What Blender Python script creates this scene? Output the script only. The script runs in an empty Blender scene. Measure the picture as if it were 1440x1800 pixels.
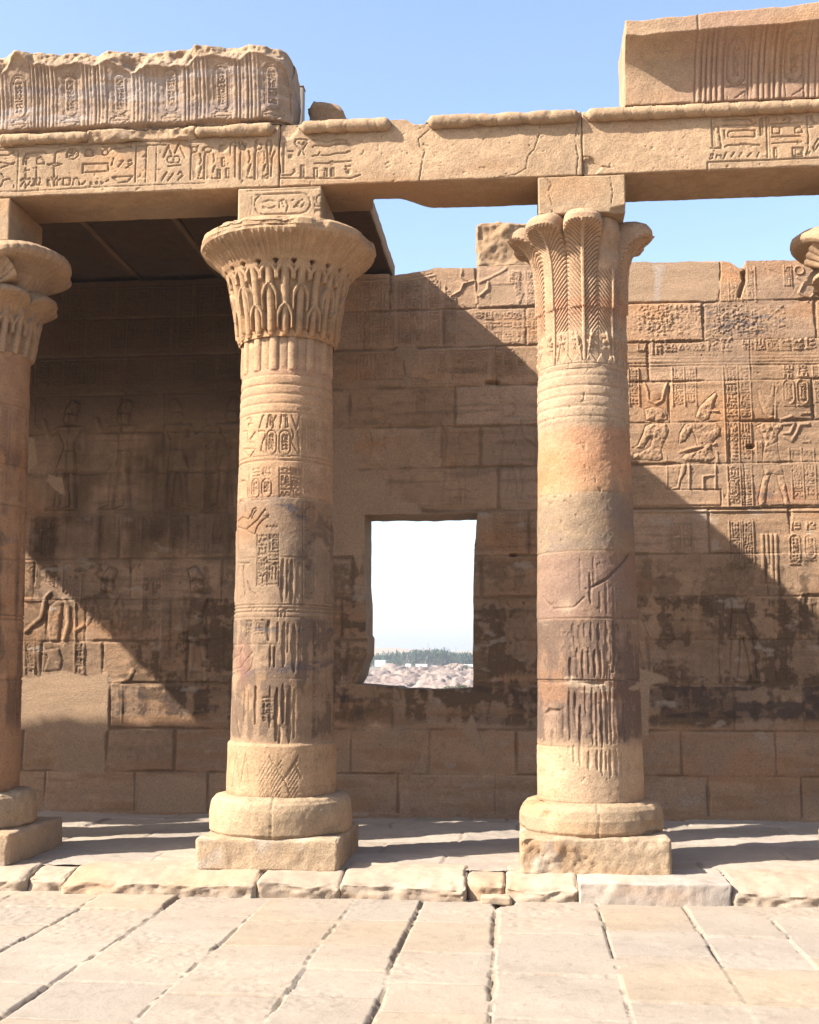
import bpy, math
import numpy as np
D = bpy.data
S = bpy.context.scene
R = math.radians

# ------------------------------------------------------------------ camera
FPX, PITCH, YAW, EYE = 2100.0, R(7.380), R(5.449), 1.7
cam = D.cameras.new('camera'); cam.sensor_fit = 'VERTICAL'; cam.sensor_height = 24.0
cam.lens = FPX / 1800 * 24.0; cam.clip_start = 0.1; cam.clip_end = 12000
co = D.objects.new('camera', cam); S.collection.objects.link(co)
co.location = (0, 0, EYE); co.rotation_euler = (math.pi / 2 + PITCH, 0, YAW); S.camera = co

# ------------------------------------------------------------------ light
SUN = np.array([1.08, 0.55, -1.0]); SUN /= np.linalg.norm(SUN)      # direction the light travels
W = D.worlds.new('World'); S.world = W; W.use_nodes = True
nt = W.node_tree; bg = nt.nodes['Background']; sky = nt.nodes.new('ShaderNodeTexSky')
sky.sky_type = 'NISHITA'; sky.sun_disc = False
sky.sun_elevation = math.asin(-SUN[2]); sky.sun_rotation = math.atan2(-SUN[0], -SUN[1])
sky.air_density = 1.0; sky.dust_density = 2.0; sky.ozone_density = 0.7; sky.altitude = 100
nt.links.new(sky.outputs[0], bg.inputs[0]); bg.inputs[1].default_value = 0.115
sl = D.lights.new('sun', 'SUN'); sl.energy = 5.0; sl.angle = R(0.53); sl.color = (1.0, 0.95, 0.87)
so = D.objects.new('sun', sl); S.collection.objects.link(so); so.location = (-20, -10, 25)
so.rotation_euler = (math.acos(-SUN[2]), 0, math.atan2(SUN[1], SUN[0]) - math.pi / 2)
S.view_settings.view_transform = 'Standard'; S.view_settings.look = 'None'
S.view_settings.exposure = 1.64; S.view_settings.gamma = 1
S.cycles.max_bounces = 8; S.cycles.diffuse_bounces = 4

# ------------------------------------------------------------------ survey: a direction of sight met with a plane of the building
_f = np.array([-math.sin(YAW) * math.cos(PITCH), math.cos(YAW) * math.cos(PITCH), math.sin(PITCH)])
_r = np.array([math.cos(YAW), math.sin(YAW), 0]); _u = np.cross(_r, _f)
def ray(x, y): return _f + _r * (x - 720) / FPX - _u * (y - 900) / FPX
def WY(x, y, Y):
    d = ray(x, y); t = Y / d[1]; return d[0] * t, EYE + d[2] * t
def WZ(x, y, Z):
    d = ray(x, y); t = (Z - EYE) / d[2]; return d[0] * t, d[1] * t
def CYL(x, y, xc, yc, r):
    d = ray(x, y); a = d[0] ** 2 + d[1] ** 2; b = -(d[0] * xc + d[1] * yc); c = xc * xc + yc * yc - r * r
    t = (-b - math.sqrt(max(b * b - a * c, 0))) / a
    return math.atan2(d[0] * t - xc, yc - d[1] * t), EYE + d[2] * t
def tr(pts, ox, oy, s, Y): return [WY(ox + a / s, oy + b / s, Y) for a, b in pts]

# ------------------------------------------------------------------ noise
def _h(ix, iy, iz, s):
    n = (ix * 73856093) ^ (iy * 19349663) ^ (iz * 83492791) ^ (s * 26544357 + 911)
    n &= 0xffffffff; n = ((n ^ (n >> 13)) * 1274126177) & 0xffffffff; n ^= n >> 16
    n = (n * 668265263) & 0xffffffff; n ^= n >> 15
    return (n & 0xffff).astype(np.float32) / 65535
def vn(P, s=0):
    P = np.asarray(P, np.float64); i = np.floor(P).astype(np.int64); f = (P - i).astype(np.float32); f = f * f * (3 - 2 * f)
    o = 0
    for a in (0, 1):
        wx = f[..., 0] if a else 1 - f[..., 0]
        for b in (0, 1):
            wy = f[..., 1] if b else 1 - f[..., 1]
            for c in (0, 1):
                wz = f[..., 2] if c else 1 - f[..., 2]
                o = o + wx * wy * wz * _h(i[..., 0] + a, i[..., 1] + b, i[..., 2] + c, s)
    return o
def fbm(P, sc, s=0, o=4, g=.5):
    sc = np.asarray(sc, float); t = 0; w = 0; a = 1.0
    for k in range(o):
        t = t + a * vn(P * (sc * 2.03 ** k) + 17.3 * k, s + k * 7); w += a; a *= g
    return t / w
def ss(a, b, x):
    t = np.clip((x - a) / (b - a), 0, 1); return t * t * (3 - 2 * t)
def mix(a, b, m): return a + (np.asarray(b) - a) * m[..., None]

ALB = np.array((.602, .583, .582), np.float32)                                         # overall reflectance of the local stone
# ------------------------------------------------------------------ stone colour (albedo only)
SAND = (.515, .335, .202)
def stone(P, seed=0, base=SAND, var=1.0, bed=1.0):
    b = np.asarray(base, np.float32)
    c = np.broadcast_to(b, P.shape).copy()
    n1 = fbm(P, 1.3, seed, 4); n2 = fbm(P, (1.0, 1.0, 11.0), seed + 3, 4); n3 = fbm(P, 16, seed + 9, 3)
    c *= (1 + var * (.42 * (n1 - .5) + bed * .34 * (n2 - .5) + .42 * (n3 - .5)))[..., None]
    c = mix(c, b * (1.05, .86, .70), var * .7 * ss(.52, .75, fbm(P, (.9, .9, 3.2), seed + 21, 3)))
    c = mix(c, b * (.86, .90, .97), var * .55 * ss(.55, .72, fbm(P, 2.1, seed + 33, 3)))
    pit = ss(.70, .80, fbm(P, 34, seed + 41, 2))
    c *= (1 - var * .16 * pit)[..., None]
    return c

# ------------------------------------------------------------------ materials
def material(name, rough=.93, fine=.22, bump=1.0, col=None, dirt=True):
    m = D.materials.new(name); m.use_nodes = True; t = m.node_tree; N = t.nodes; L = t.links
    b = N['Principled BSDF']; b.inputs['Roughness'].default_value = rough
    b.inputs['Specular IOR Level'].default_value = .15
    g = N.new('ShaderNodeNewGeometry')
    if col is None:
        a = N.new('ShaderNodeAttribute'); a.attribute_name = 'Col'; src = a.outputs['Color']
    else:
        a = N.new('ShaderNodeRGB'); a.outputs[0].default_value = (*col, 1); src = a.outputs[0]
    n1 = N.new('ShaderNodeTexNoise'); n1.inputs['Scale'].default_value = 70; n1.inputs['Detail'].default_value = 6
    n1.inputs['Roughness'].default_value = .65; L.new(g.outputs['Position'], n1.inputs['Vector'])
    mr = N.new('ShaderNodeMapRange'); L.new(n1.outputs[0], mr.inputs[0])
    mr.inputs[1].default_value = .3; mr.inputs[2].default_value = .7
    mr.inputs[3].default_value = 1 - fine; mr.inputs[4].default_value = 1 + fine
    mx = N.new('ShaderNodeMix'); mx.data_type = 'RGBA'; mx.blend_type = 'MULTIPLY'; mx.inputs[0].default_value = 1
    L.new(src, mx.inputs[6]); L.new(mr.outputs[0], mx.inputs[7]); L.new(mx.outputs[2], b.inputs['Base Color'])
    if bump:
        n2 = N.new('ShaderNodeTexNoise'); n2.inputs['Scale'].default_value = 60; n2.inputs['Detail'].default_value = 8
        n2.inputs['Roughness'].default_value = .7; L.new(g.outputs['Position'], n2.inputs['Vector'])
        bp = N.new('ShaderNodeBump'); bp.inputs['Strength'].default_value = .75 * bump; bp.inputs['Distance'].default_value = .012
        L.new(n2.outputs[0], bp.inputs['Height']); L.new(bp.outputs[0], b.inputs['Normal'])
    return m
M_STONE = material('sandstone')
M_PAVE = material('paving_sandstone', fine=.10, bump=.6)
M_FAR = material('far_ground', fine=.12, bump=0)
M_LEAF = material('palm_foliage', rough=.7, fine=.3, bump=0)
M_WHITE = material('whitewash', rough=.8, fine=.05, bump=0, col=(.78, .76, .72))
M_DARK = material('dark_opening', rough=.8, fine=.05, bump=0, col=(.08, .07, .06))
M_METAL = material('painted_steel', rough=.5, fine=.06, bump=.1, col=(.25, .2, .16))

# ------------------------------------------------------------------ mesh building
def link(o, parent=None):
    S.collection.objects.link(o)
    if parent is not None: o.parent = parent
    return o
def tag(o, label=None, cat=None, group=None, kind=None):
    if label: o['label'] = label
    if cat: o['category'] = cat
    if group: o['group'] = group
    if kind: o['kind'] = kind
    return o
def thing(name, label, cat, loc=(0, 0, 0), group=None):
    o = D.objects.new(name, None); o.empty_display_size = .2; o.location = loc
    link(o); return tag(o, label, cat, group)
def build(name, parts, mat=M_STONE, parent=None, origin=(0, 0, 0), smooth=True):
    V = []; Fc = []; Cc = []; n = 0
    for v, f, c in parts:
        v = np.asarray(v, np.float32).reshape(-1, 3); V.append(v); Fc.append(np.asarray(f, np.int64).reshape(-1, 4) + n)
        Cc.append(np.broadcast_to(np.asarray(c, np.float32), v.shape) if np.ndim(c) == 1 else np.asarray(c, np.float32).reshape(-1, 3)); n += len(v)
    V = np.concatenate(V) - np.asarray(origin, np.float32); Fc = np.concatenate(Fc); Cc = np.concatenate(Cc)
    me = D.meshes.new(name); me.vertices.add(len(V)); me.vertices.foreach_set('co', V.ravel())
    me.loops.add(Fc.size); me.polygons.add(len(Fc))
    me.polygons.foreach_set('loop_start', np.arange(0, Fc.size, 4, dtype=np.int32))
    me.loops.foreach_set('vertex_index', Fc.ravel().astype(np.int32))
    me.polygons.foreach_set('use_smooth', np.full(len(Fc), smooth))
    me.update(calc_edges=True); me.validate()
    at = me.color_attributes.new('Col', 'FLOAT_COLOR', 'POINT')
    at.data.foreach_set('color', np.concatenate([np.clip(Cc * ALB, .008, .9), np.ones((len(Cc), 1), np.float32)], 1).ravel())
    me.materials.append(mat)
    o = D.objects.new(name, me); o.location = (0, 0, 0) if parent is not None else origin
    return link(o, parent)
def gfaces(nv, nu, wrap=False, mask=None):
    idx = np.arange(nv * nu).reshape(nv, nu)
    if wrap: idx = np.concatenate([idx, idx[:, :1]], 1)
    f = np.stack([idx[:-1, :-1], idx[:-1, 1:], idx[1:, 1:], idx[1:, :-1]], -1)
    return f[mask] if mask is not None else f.reshape(-1, 4)

def lines(a, b, res, e=None):
    n = max(int(round((b - a) / res)), 1); t = np.linspace(a, b, n + 1)
    if e:
        t = np.unique(np.round(np.concatenate([t[1:-1], [a + e * .35, a + e, b - e, b - e * .35]]), 4)); t = np.concatenate([[a], t[(t > a + 2e-4) & (t < b - 2e-4)], [b]])
    return t
def block(x0, x1, y0, y1, z0, z1, res=.03, rx=None, rz=None, b=.02, rough=.008, chip=.5, seed=1, front=None, back=None,
          top=None, warp=None, blend=.16, col=None, base=SAND, cm=None):
    """A quarried block: rounded, chipped box whose six faces are fine grids; front/back/top carve those faces."""
    b = min(b, .3 * (x1 - x0), .3 * (y1 - y0), .3 * (z1 - z0))
    xs = lines(x0, x1, rx or res, b); ys = lines(y0, y1, res, b); zs = lines(z0, z1, rz or res, b)
    Vs = []; Fs = []; n = 0
    def face(A, B, fn, flip):
        nonlocal n
        a, bb = np.meshgrid(A, B); v = fn(a, bb); f = gfaces(len(B), len(A)) + n
        Vs.append(v.reshape(-1, 3)); Fs.append(f[:, ::-1] if flip else f); n += v.size // 3
    st = lambda *q: np.stack(np.broadcast_arrays(*q), -1)
    face(xs, zs, lambda a, c: st(a, y0, c), False); face(xs, zs, lambda a, c: st(a, y1, c), True)
    face(xs, ys, lambda a, c: st(a, c, z0), True); face(xs, ys, lambda a, c: st(a, c, z1), False)
    face(ys, zs, lambda a, c: st(x0, a, c), True); face(ys, zs, lambda a, c: st(x1, a, c), False)
    V = np.concatenate(Vs); F = np.concatenate(Fs)
    _, ui, inv = np.unique(np.round(V * 2e4).astype(np.int64), axis=0, return_index=True, return_inverse=True)
    P = V[ui]; F = np.asarray(inv).reshape(-1)[F]
    lo = np.array([x0, y0, z0]) + b; hi = np.array([x1, y1, z1]) - b
    q = np.clip(P, lo, hi); d = P - q; ln = np.linalg.norm(d, axis=1, keepdims=True) + 1e-9; nn = d / ln
    edge = (np.abs(d) > b * .3).sum(1) >= 2
    nz = fbm(P, 5, seed, 4); ch = ss(.42, .72, fbm(P, 7, seed + 50, 3))
    cc = np.clip(chip * 1.35 * ch, 0, 1.25) * edge; rr = b * (1 - cc + cc / np.abs(nn).sum(1)); Pn = q + nn * rr[:, None]
    Pn += nn * (rough * 2 * (nz - .5) + rough * .5 * (fbm(P, 28, seed + 5, 2) - .5))[:, None]
    fr = np.abs(P[:, 1] - y0) < 1e-6; bk = np.abs(P[:, 1] - y1) < 1e-6
    if front is not None:
        k = fr if not blend else P[:, 1] < y0 + blend; Pn[k, 1] -= front(P[k, 0], P[k, 2]) * (1 - (P[k, 1] - y0) / (blend or 1))
    if back is not None: Pn[:, 1] += back(P[:, 0], P[:, 2]) * ((P[:, 1] - y0) / (y1 - y0))
    if top is not None: Pn[:, 2] += top(P[:, 0], P[:, 1]) * ((P[:, 2] - z0) / (z1 - z0)) ** 1.5
    if warp is not None: Pn = warp(Pn, P)
    c = stone(P, seed, base) if col is None else col(P)
    if cm is not None: c = cm(P, c)
    return Pn, F, c

# ------------------------------------------------------------------ relief painter: h = raised, c = cut
class Field:
    def __init__(s, us, vs):
        s.u = us; s.v = vs; s.h = np.zeros((len(vs), len(us)), np.float32); s.c = np.zeros_like(s.h); s.hk = np.zeros_like(s.h)
    def sl(s, P, pad):
        P = np.asarray(P, float)
        i0 = max(np.searchsorted(s.u, P[:, 0].min() - pad) - 1, 0); i1 = np.searchsorted(s.u, P[:, 0].max() + pad) + 1
        j0 = max(np.searchsorted(s.v, P[:, 1].min() - pad) - 1, 0); j1 = np.searchsorted(s.v, P[:, 1].max() + pad) + 1
        return slice(j0, j1), slice(i0, i1)
    def dist(s, P, w, closed):
        sl = s.sl(P, w); U, V = np.meshgrid(s.u[sl[1]], s.v[sl[0]])
        P = np.asarray(P, float); Q = np.roll(P, -1, 0) if closed else P[1:]; A = P if closed else P[:-1]
        dd = np.full(U.shape, 9.)
        for a, b in zip(A, Q):
            e = b - a; t = np.clip(((U - a[0]) * e[0] + (V - a[1]) * e[1]) / (e @ e + 1e-12), 0, 1)
            dd = np.minimum(dd, np.hypot(U - a[0] - t * e[0], V - a[1] - t * e[1]))
        return sl, U, V, dd
    def put(s, sl, m, d):
        if d < 0: s.c[sl] = np.minimum(s.c[sl], d * m)
        else: s.h[sl] = np.maximum(s.h[sl], d * m)
    def stroke(s, P, w, d, closed=False):
        if len(P) < 2: return
        sl, U, V, dd = s.dist(P, w, closed)
        if dd.size: s.put(sl, 1 - ss(.22 * w, .62 * w, dd), d)
    def poly(s, P, d, bev=.02):
        sl, U, V, dd = s.dist(P, .02, True)
        if not dd.size: return
        ins = np.zeros(U.shape, bool); P = np.asarray(P, float); Q = np.roll(P, -1, 0)
        for a, b in zip(P, Q):
            if a[1] == b[1]: continue
            ins ^= ((a[1] > V) != (b[1] > V)) & (U < (b[0] - a[0]) * (V - a[1]) / (b[1] - a[1]) + a[0])
        s.put(sl, np.where(ins, np.sqrt(np.clip(dd / bev, 0, 1)), 0), d); return sl, ins, dd
    def fig(s, P, d, w=.014, bev=.03):              # a figure in relief with a cut outline
        q = s.poly(P, d, bev)
        if q: s.hk[q[0]] = np.maximum(s.hk[q[0]], q[1] * np.clip(q[2] / .02, 0, 1))
        s.stroke(P, w, -abs(d) * .6, True)
    def ell(s, cx, cy, rx, ry, d, w=None, n=18):
        P = [(cx + rx * math.cos(6.2832 * k / n), cy + ry * math.sin(6.2832 * k / n)) for k in range(n)]
        if w: s.stroke(P, w, d, True)
        else: s.poly(P, d, min(rx, ry) * .8)
    def gouge(s, u, v0, v1, w, d, lean=0):          # a worn, lens-shaped groove
        sl = s.sl([(u - w - abs(lean), v0), (u + w + abs(lean), v1)], .01); U, V = np.meshgrid(s.u[sl[1]], s.v[sl[0]])
        t = np.clip((V - v0) / (v1 - v0), 0, 1) * 2 - 1; hw = w / 2 * np.sqrt(np.clip(1 - t * t, 0, 1)) + 1e-4
        wob = .06 * w * np.sin(V * 41 + u * 60)
        m = np.clip(1 - ((U - u - lean * t - wob) / hw) ** 2, 0, 1) * (np.abs(t) < 1)
        s.c[sl] = np.minimum(s.c[sl], -d * .50 * m ** .9)
    def sample(s):
        g = s.h + s.c
        def f(x, z):
            i = np.clip(np.searchsorted(s.u, x - 1e-5), 0, len(s.u) - 1); j = np.clip(np.searchsorted(s.v, z - 1e-5), 0, len(s.v) - 1)
            return g[j, i]
        return f

WIDE = [[[(0, .5), (.14, .9), (.28, .3), (.42, .9), (.56, .3), (.7, .9), (.84, .3), (1, .7)]],
        [[(0, .5), (.25, .85), (.5, 1), (.75, .85), (1, .5), (.75, .15), (.5, 0), (.25, .15), (0, .5)]],
        [[(0, .9), (1, .9), (.85, .35), (.6, .05), (.4, .05), (.15, .35), (0, .9)]],
        [[(0, .3), (1, .3)], [(0, .8), (1, .8)]],
        [[(0, .3), (.2, .6), (.45, .3), (.7, .6), (1, .4)], [(.85, .5), (.95, .95)]],
        [[(0, .2), (.7, .35), (1, .8)], [(0, .6), (.6, .75)]],
        [[(0, .5), (1, .5)], [(.4, .1), (.6, .9)], [(.6, .1), (.4, .9)]]]
SQ = [[[(0, .1), (.05, .55), (.3, .9), (.7, .9), (.95, .55), (1, .1), (0, .1)]],
      [[(.5, 0), (.15, .15), (0, .5), (.15, .85), (.5, 1), (.85, .85), (1, .5), (.85, .15), (.5, 0)]],
      [[(0, 0), (1, 0), (1, 1), (0, 1), (0, 0)]],
      [[(.2, 1), (.25, .3), (.9, .2), (1, 0), (.1, 0), (.2, 1)]],
      [[(0, .75), (.2, 1), (.4, .8), (.9, .35), (1, .1), (.6, .25), (.3, .3), (.15, .6), (0, .75)], [(.45, .3), (.42, 0)], [(.6, .3), (.6, 0)]],
      [[(.1, .7), (.3, .95), (.5, .7), (.85, .5), (.6, .2), (.3, .25), (.1, .7)], [(.4, .25), (.35, 0), (.6, 0)]],
      [[(0, .5), (.5, .85), (1, .5), (.5, .2), (0, .5)], [(.45, .5), (.55, .52)], [(.6, .2), (.7, 0)]],
      [[(0, 0), (.5, 1), (1, 0), (0, 0)]],
      [[(0, .1), (.3, .1), (.3, .5), (.7, .5), (.7, .9), (1, .9)]]]
TALL = [[[(.5, 0), (.5, 1)], [(.5, 1), (.95, .8), (.9, .55), (.5, .45)]],
        [[(.3, 0), (.7, 0), (.7, 1), (.3, 1), (.3, 0)]],
        [[(.5, 0), (.5, .55)], [(0, .5), (1, .5)], [(.5, .55), (.2, .75), (.35, 1), (.65, 1), (.8, .75), (.5, .55)]],
        [[(.4, 0), (.4, .9), (.9, 1)], [(.1, 0), (.8, 0)]],
        [[(.2, 0), (.2, 1), (.8, 1), (.8, .4)]],
        [[(.5, 0), (.55, .6), (.2, 1)], [(.55, .6), (.9, 1)], [(.52, .6), (.52, 1)]]]
def glyph(f, g, x, y, w, h, lw, d):
    for st in g: f.stroke([(x + a * w, y + b * h) for a, b in st], lw, d)
def text(f, u0, u1, v0, v1, seed, d, lw):
    r = np.random.RandomState(seed); Wd = u1 - u0; y = v1; g = .13 * Wd; k = lambda L: L[r.randint(len(L))]
    while y - v0 > .3 * Wd:
        q = r.rand(); room = y - v0
        if q < .38 or room < .5 * Wd:
            h = .27 * Wd; glyph(f, k(WIDE), u0, y - h, Wd, h, lw, d)
        elif q < .7:
            h = .44 * Wd; glyph(f, k(SQ), u0, y - h, .44 * Wd, h, lw, d); glyph(f, k(SQ), u0 + .56 * Wd, y - h, .44 * Wd, h, lw, d)
        elif q < .85 and room > .8 * Wd:
            h = .74 * Wd; glyph(f, k(TALL), u0, y - h, .3 * Wd, h, lw, d)
            glyph(f, k(SQ), u0 + .45 * Wd, y - .34 * Wd, .5 * Wd, .34 * Wd, lw, d); glyph(f, k(WIDE), u0 + .45 * Wd, y - h, .5 * Wd, .24 * Wd, lw, d)
        else:
            h = .5 * Wd
            for i in range(3): glyph(f, k(TALL), u0 + i * .36 * Wd, y - h, .26 * Wd, h, lw, d)
        y -= h + g
def rrect(x0, x1, y0, y1, r=None):
    r = r or min(x1 - x0, y1 - y0) * .48; P = []
    for cx, cy, a in ((x1 - r, y1 - r, 0), (x0 + r, y1 - r, 1), (x0 + r, y0 + r, 2), (x1 - r, y0 + r, 3)):
        for k in range(5):
            t = math.pi / 2 * (a + k / 4); P.append((cx + r * math.cos(t), cy + r * math.sin(t)))
    return P
def cartouche(f, x0, x1, y0, y1, seed, d, lw):
    f.stroke(rrect(x0, x1, y0, y1), lw, d, True); f.stroke([(x0, y0 - lw * 1.3), (x1, y0 - lw * 1.3)], lw, d)
    w = x1 - x0; text(f, x0 + .24 * w, x1 - .24 * w, y0 + .35 * w, y1 - .35 * w, seed, d, lw * .8)
def person_relief(f, cx, z0, H, s, d, pose=0, lw=.014):
    q = lambda pts: [(cx + s * a * H, z0 + b * H) for a, b in pts]
    B = .025
    f.fig(q([(-.06, .38), (0, .38), (-.01, .2), (-.03, .04), (.06, .01), (.06, 0), (-.09, 0), (-.08, .2)]), d, lw, B)
    f.fig(q([(.02, .38), (.10, .38), (.115, .2), (.12, .04), (.21, .01), (.21, 0), (.08, 0), (.06, .2)]), d, lw, B)
    f.fig(q([(-.055, .57), (.055, .57), (.13, .36), (-.08, .35)]), d, lw, B)
    f.fig(q([(-.13, .805), (.13, .805), (.10, .72), (.055, .63), (.05, .56), (-.05, .56), (-.055, .65), (-.1, .74)]), d, lw, B)
    f.fig(q([(-.05, .81), (-.06, .90), (-.02, .93), (.04, .92), (.065, .87), (.04, .82)]), d, lw, B)
    f.fig(q([(-.055, .91), (-.09, 1.02), (-.02, 1.06), (.03, 1.0), (.06, .93)]), d, lw, B)
    if pose == 0:
        for p in ([(.12, .78), (.17, .66), (.30, .76)], [(-.12, .78), (-.08, .64), (.22, .66), (.30, .72)]): f.stroke(q(p), .045 * H, d); 
    elif pose == 1:
        f.stroke(q([(.12, .78), (.16, .62), (.24, .56)]), .045 * H, d); f.stroke(q([(-.12, .78), (-.15, .6), (-.12, .46)]), .045 * H, d)
        f.stroke(q([(.25, 0), (.25, .95)]), .018 * H, d)
    else:
        f.stroke(q([(.12, .78), (.2, .7), (.26, .86)]), .045 * H, d); f.stroke(q([(-.12, .78), (-.15, .6), (-.12, .46)]), .045 * H, d)

# ================================================================== GROUND, PAVEMENT, PORTICO FLOOR
YK, YC, YW, ZF = 9.05, 9.84, 12.85, .16          # kerb face, column axis, wall face, portico floor
def pavement():
    xs = np.concatenate([np.linspace(-16, -4.6, 40)[:-1], np.arange(-4.6, 4.2, .0125), np.linspace(4.2, 16, 40)])
    ys = np.concatenate([np.linspace(-25, 4.2, 60)[:-1], np.arange(4.2, 9.36, .014)])
    X, Y = np.meshgrid(xs, ys); P0 = np.stack([X, Y, X * 0], -1)
    jx = [-5.2, -4.45, -3.83, -3.17, -2.57, -1.90, -1.274, -.78, -.205, .50, 1.10, 1.645, 2.25, 2.9, 3.55, 4.3]
    wide = {-3.17: 1.1, -2.57: 1.25, -.205: 1.5, -.78: 1.0, -1.9: .75, 1.645: .7, 1.1: .7, .5: .7, -1.274: .65}
    px = {-2.57: (1617, 1667, 1740), -3.17: (1610, 1670, 1745), -1.9: (1625, 1670, 1757), -1.274: (1620, 1665, 1707, 1755),
          -.78: (1620, 1670, 1725), -.205: (1639, 1707, 1783), .5: (1627, 1672, 1750), 1.1: (1635, 1688, 1752), 1.645: (1600, 1668, 1735)}
    H = np.zeros_like(X); C = np.zeros(X.shape + (3,), np.float32); C[:] = (.428, .362, .282)
    rs = np.random.RandomState(3); wob = (fbm(P0, 1.1, 5, 2) - .5) * .05 + (fbm(P0, 15, 6, 3) - .5) * .02
    wv = (fbm(P0, 1.6, 7, 2) - .5) * .07 + (fbm(P0, 11, 8, 3) - .5) * .022
    gap = np.zeros_like(X); gapn = ss(.38, .66, fbm(P0, 2.4, 11, 3)); Xw = X + wob; Yw = Y + wv
    jall = [-16, -12, -9, -7, -6] + jx + [5.2, 6.2, 8, 11, 16]
    for a, b in zip(jall[:-1], jall[1:]):
        m = (Xw >= a) & (Xw < b)
        if a in px: cy = sorted([WZ(720, q, 0)[1] for q in px[a]])
        else: cy = list(np.sort(rs.uniform(5.2, 8.7, 4)))
        lo = cy[0]; cs = []
        while lo > -25: lo -= rs.uniform(.55, .9); cs.append(lo)
        cy = sorted(cs) + cy + [9.6]; lo = -30
        for c in cy:
            mm = m & (Yw >= lo) & (Yw < c); q = rs.rand(8)
            H[mm] += (q[0] - .5) * .016 + ((X[mm] - a) * (q[1] - .5) + (Y[mm] - c) * (q[2] - .5)) * .016
            C[mm] *= (.95 + .09 * q[3]) * np.array([1, .99 + .02 * q[4], .96 + .07 * q[4]])
            if q[5] > .72: C[mm] *= np.array([1.02, .97, .89])
            lo = c
            if c < 9.5:
                d = np.abs(Yw - c); k = m & (d < .05); w = .004 + .007 * gapn[k] * q[6]
                gap[k] = np.maximum(gap[k], (1 - ss(w * .6, w * 1.6, d[k])) * (.35 + .5 * gapn[k]))
        if -16 < a:
            d = np.abs(Xw - a); k = d < .12; w = .8 * wide.get(a, .7) * (.003 + .013 * gapn[k] ** 2.0)
            gap[k] = np.maximum(gap[k], 1 - ss(w * .55, w * 1.5, d[k]))
    near = np.clip((Y - 3) / 2, 0, 1)
    H += near * ((fbm(P0, 3.2, 21, 4) - .5) * .016 + (fbm(P0, 30, 22, 3) - .5) * .006 * (.4 + 1.6 * ss(.5, .7, fbm(P0, 1.7, 23, 2))))
    H -= .024 * gap + near * .003 * ss(.72, .80, fbm(P0, 19, 24, 3))
    hole = (1 - ss(.3, 1, np.hypot((X - .0 + .17) / .1, (Y - 8.98) / .13))); H -= .07 * hole
    n2 = fbm(P0, (1.3, 3.0, 1), 31, 4); n3 = fbm(P0, 9, 32, 4)
    C *= (1 + .30 * (n2 - .5) + .22 * (n3 - .5))[..., None]
    C = mix(C, np.array((.45, .37, .275)), .35 * ss(.55, .75, fbm(P0, 1.1, 33, 3)))
    C = mix(C, np.array((.39, .345, .29)), .5 * ss(.52, .75, fbm(P0, .8, 34, 3)))
    C = mix(C, np.array((.33, .25, .17)), .7 * ss(.1, .6, gap))
    spot = ss(.66, .76, fbm(P0, 17, 35, 3)); C *= (1 - .12 * spot)[..., None]
    V = np.stack([X, Y, H], -1)
    o = build('pavement', [(V, gfaces(len(ys), len(xs)), C)], M_PAVE); tag(o, kind='structure')
pavement()

def portico_floor():
    xs = np.concatenate([np.linspace(-16, -5.2, 60)[:-1], np.arange(-5.2, 4.2, .016), np.linspace(4.2, 12, 40)]); ys = np.arange(9.40, 12.95, .02)
    X, Y = np.meshgrid(xs, ys); P0 = np.stack([X, Y, X * 0], -1)
    wob = (fbm(P0, 1.5, 45, 3) - .5) * .14; wv = (fbm(P0, 1.7, 47, 3) - .5) * .16
    H = ZF - .012 + (fbm(P0, 1.0, 41, 3) - .5) * .05 + (fbm(P0, 7, 42, 3) - .5) * .018 + (fbm(P0, 28, 43, 2) - .5) * .006
    H -= .02 * ss(12.2, 12.8, Y); C = np.zeros(X.shape + (3,), np.float32); C[:] = (.455, .388, .31); g = np.zeros_like(X)
    rs = np.random.RandomState(8); yj = [10.15, 10.95, 11.7, 12.35]
    for c in yj: g = np.maximum(g, 1 - ss(.006, .02, np.abs(Y + wv - c)))
    for i, (a, b) in enumerate(zip([9.3] + yj, yj + [13])):
        m = (Y + wv >= a) & (Y + wv < b); x = -16
        while x < 12:
            x2 = x + rs.uniform(.9, 1.9); k = m & (X + wob >= x) & (X + wob < x2); q = rs.rand(3)
            H[k] += (q[0] - .5) * .02; C[k] *= (.92 + .16 * q[1]) * np.array([1, 1, .95 + .1 * q[2]])
            g = np.maximum(g, m * (1 - ss(.006, .02, np.abs(X + wob - x2)))); x = x2
    H -= .010 * g; C *= (1 + .3 * (fbm(P0, (1.2, 2.5, 1), 48, 4) - .5) + .2 * (fbm(P0, 12, 49, 3) - .5))[..., None]
    C = mix(C, np.array((.34, .26, .19)), .35 * g)
    o = build('portico_floor', [(np.stack([X, Y, H], -1), gfaces(len(ys), len(xs)), C)], M_PAVE); tag(o, kind='structure')
portico_floor()

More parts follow.
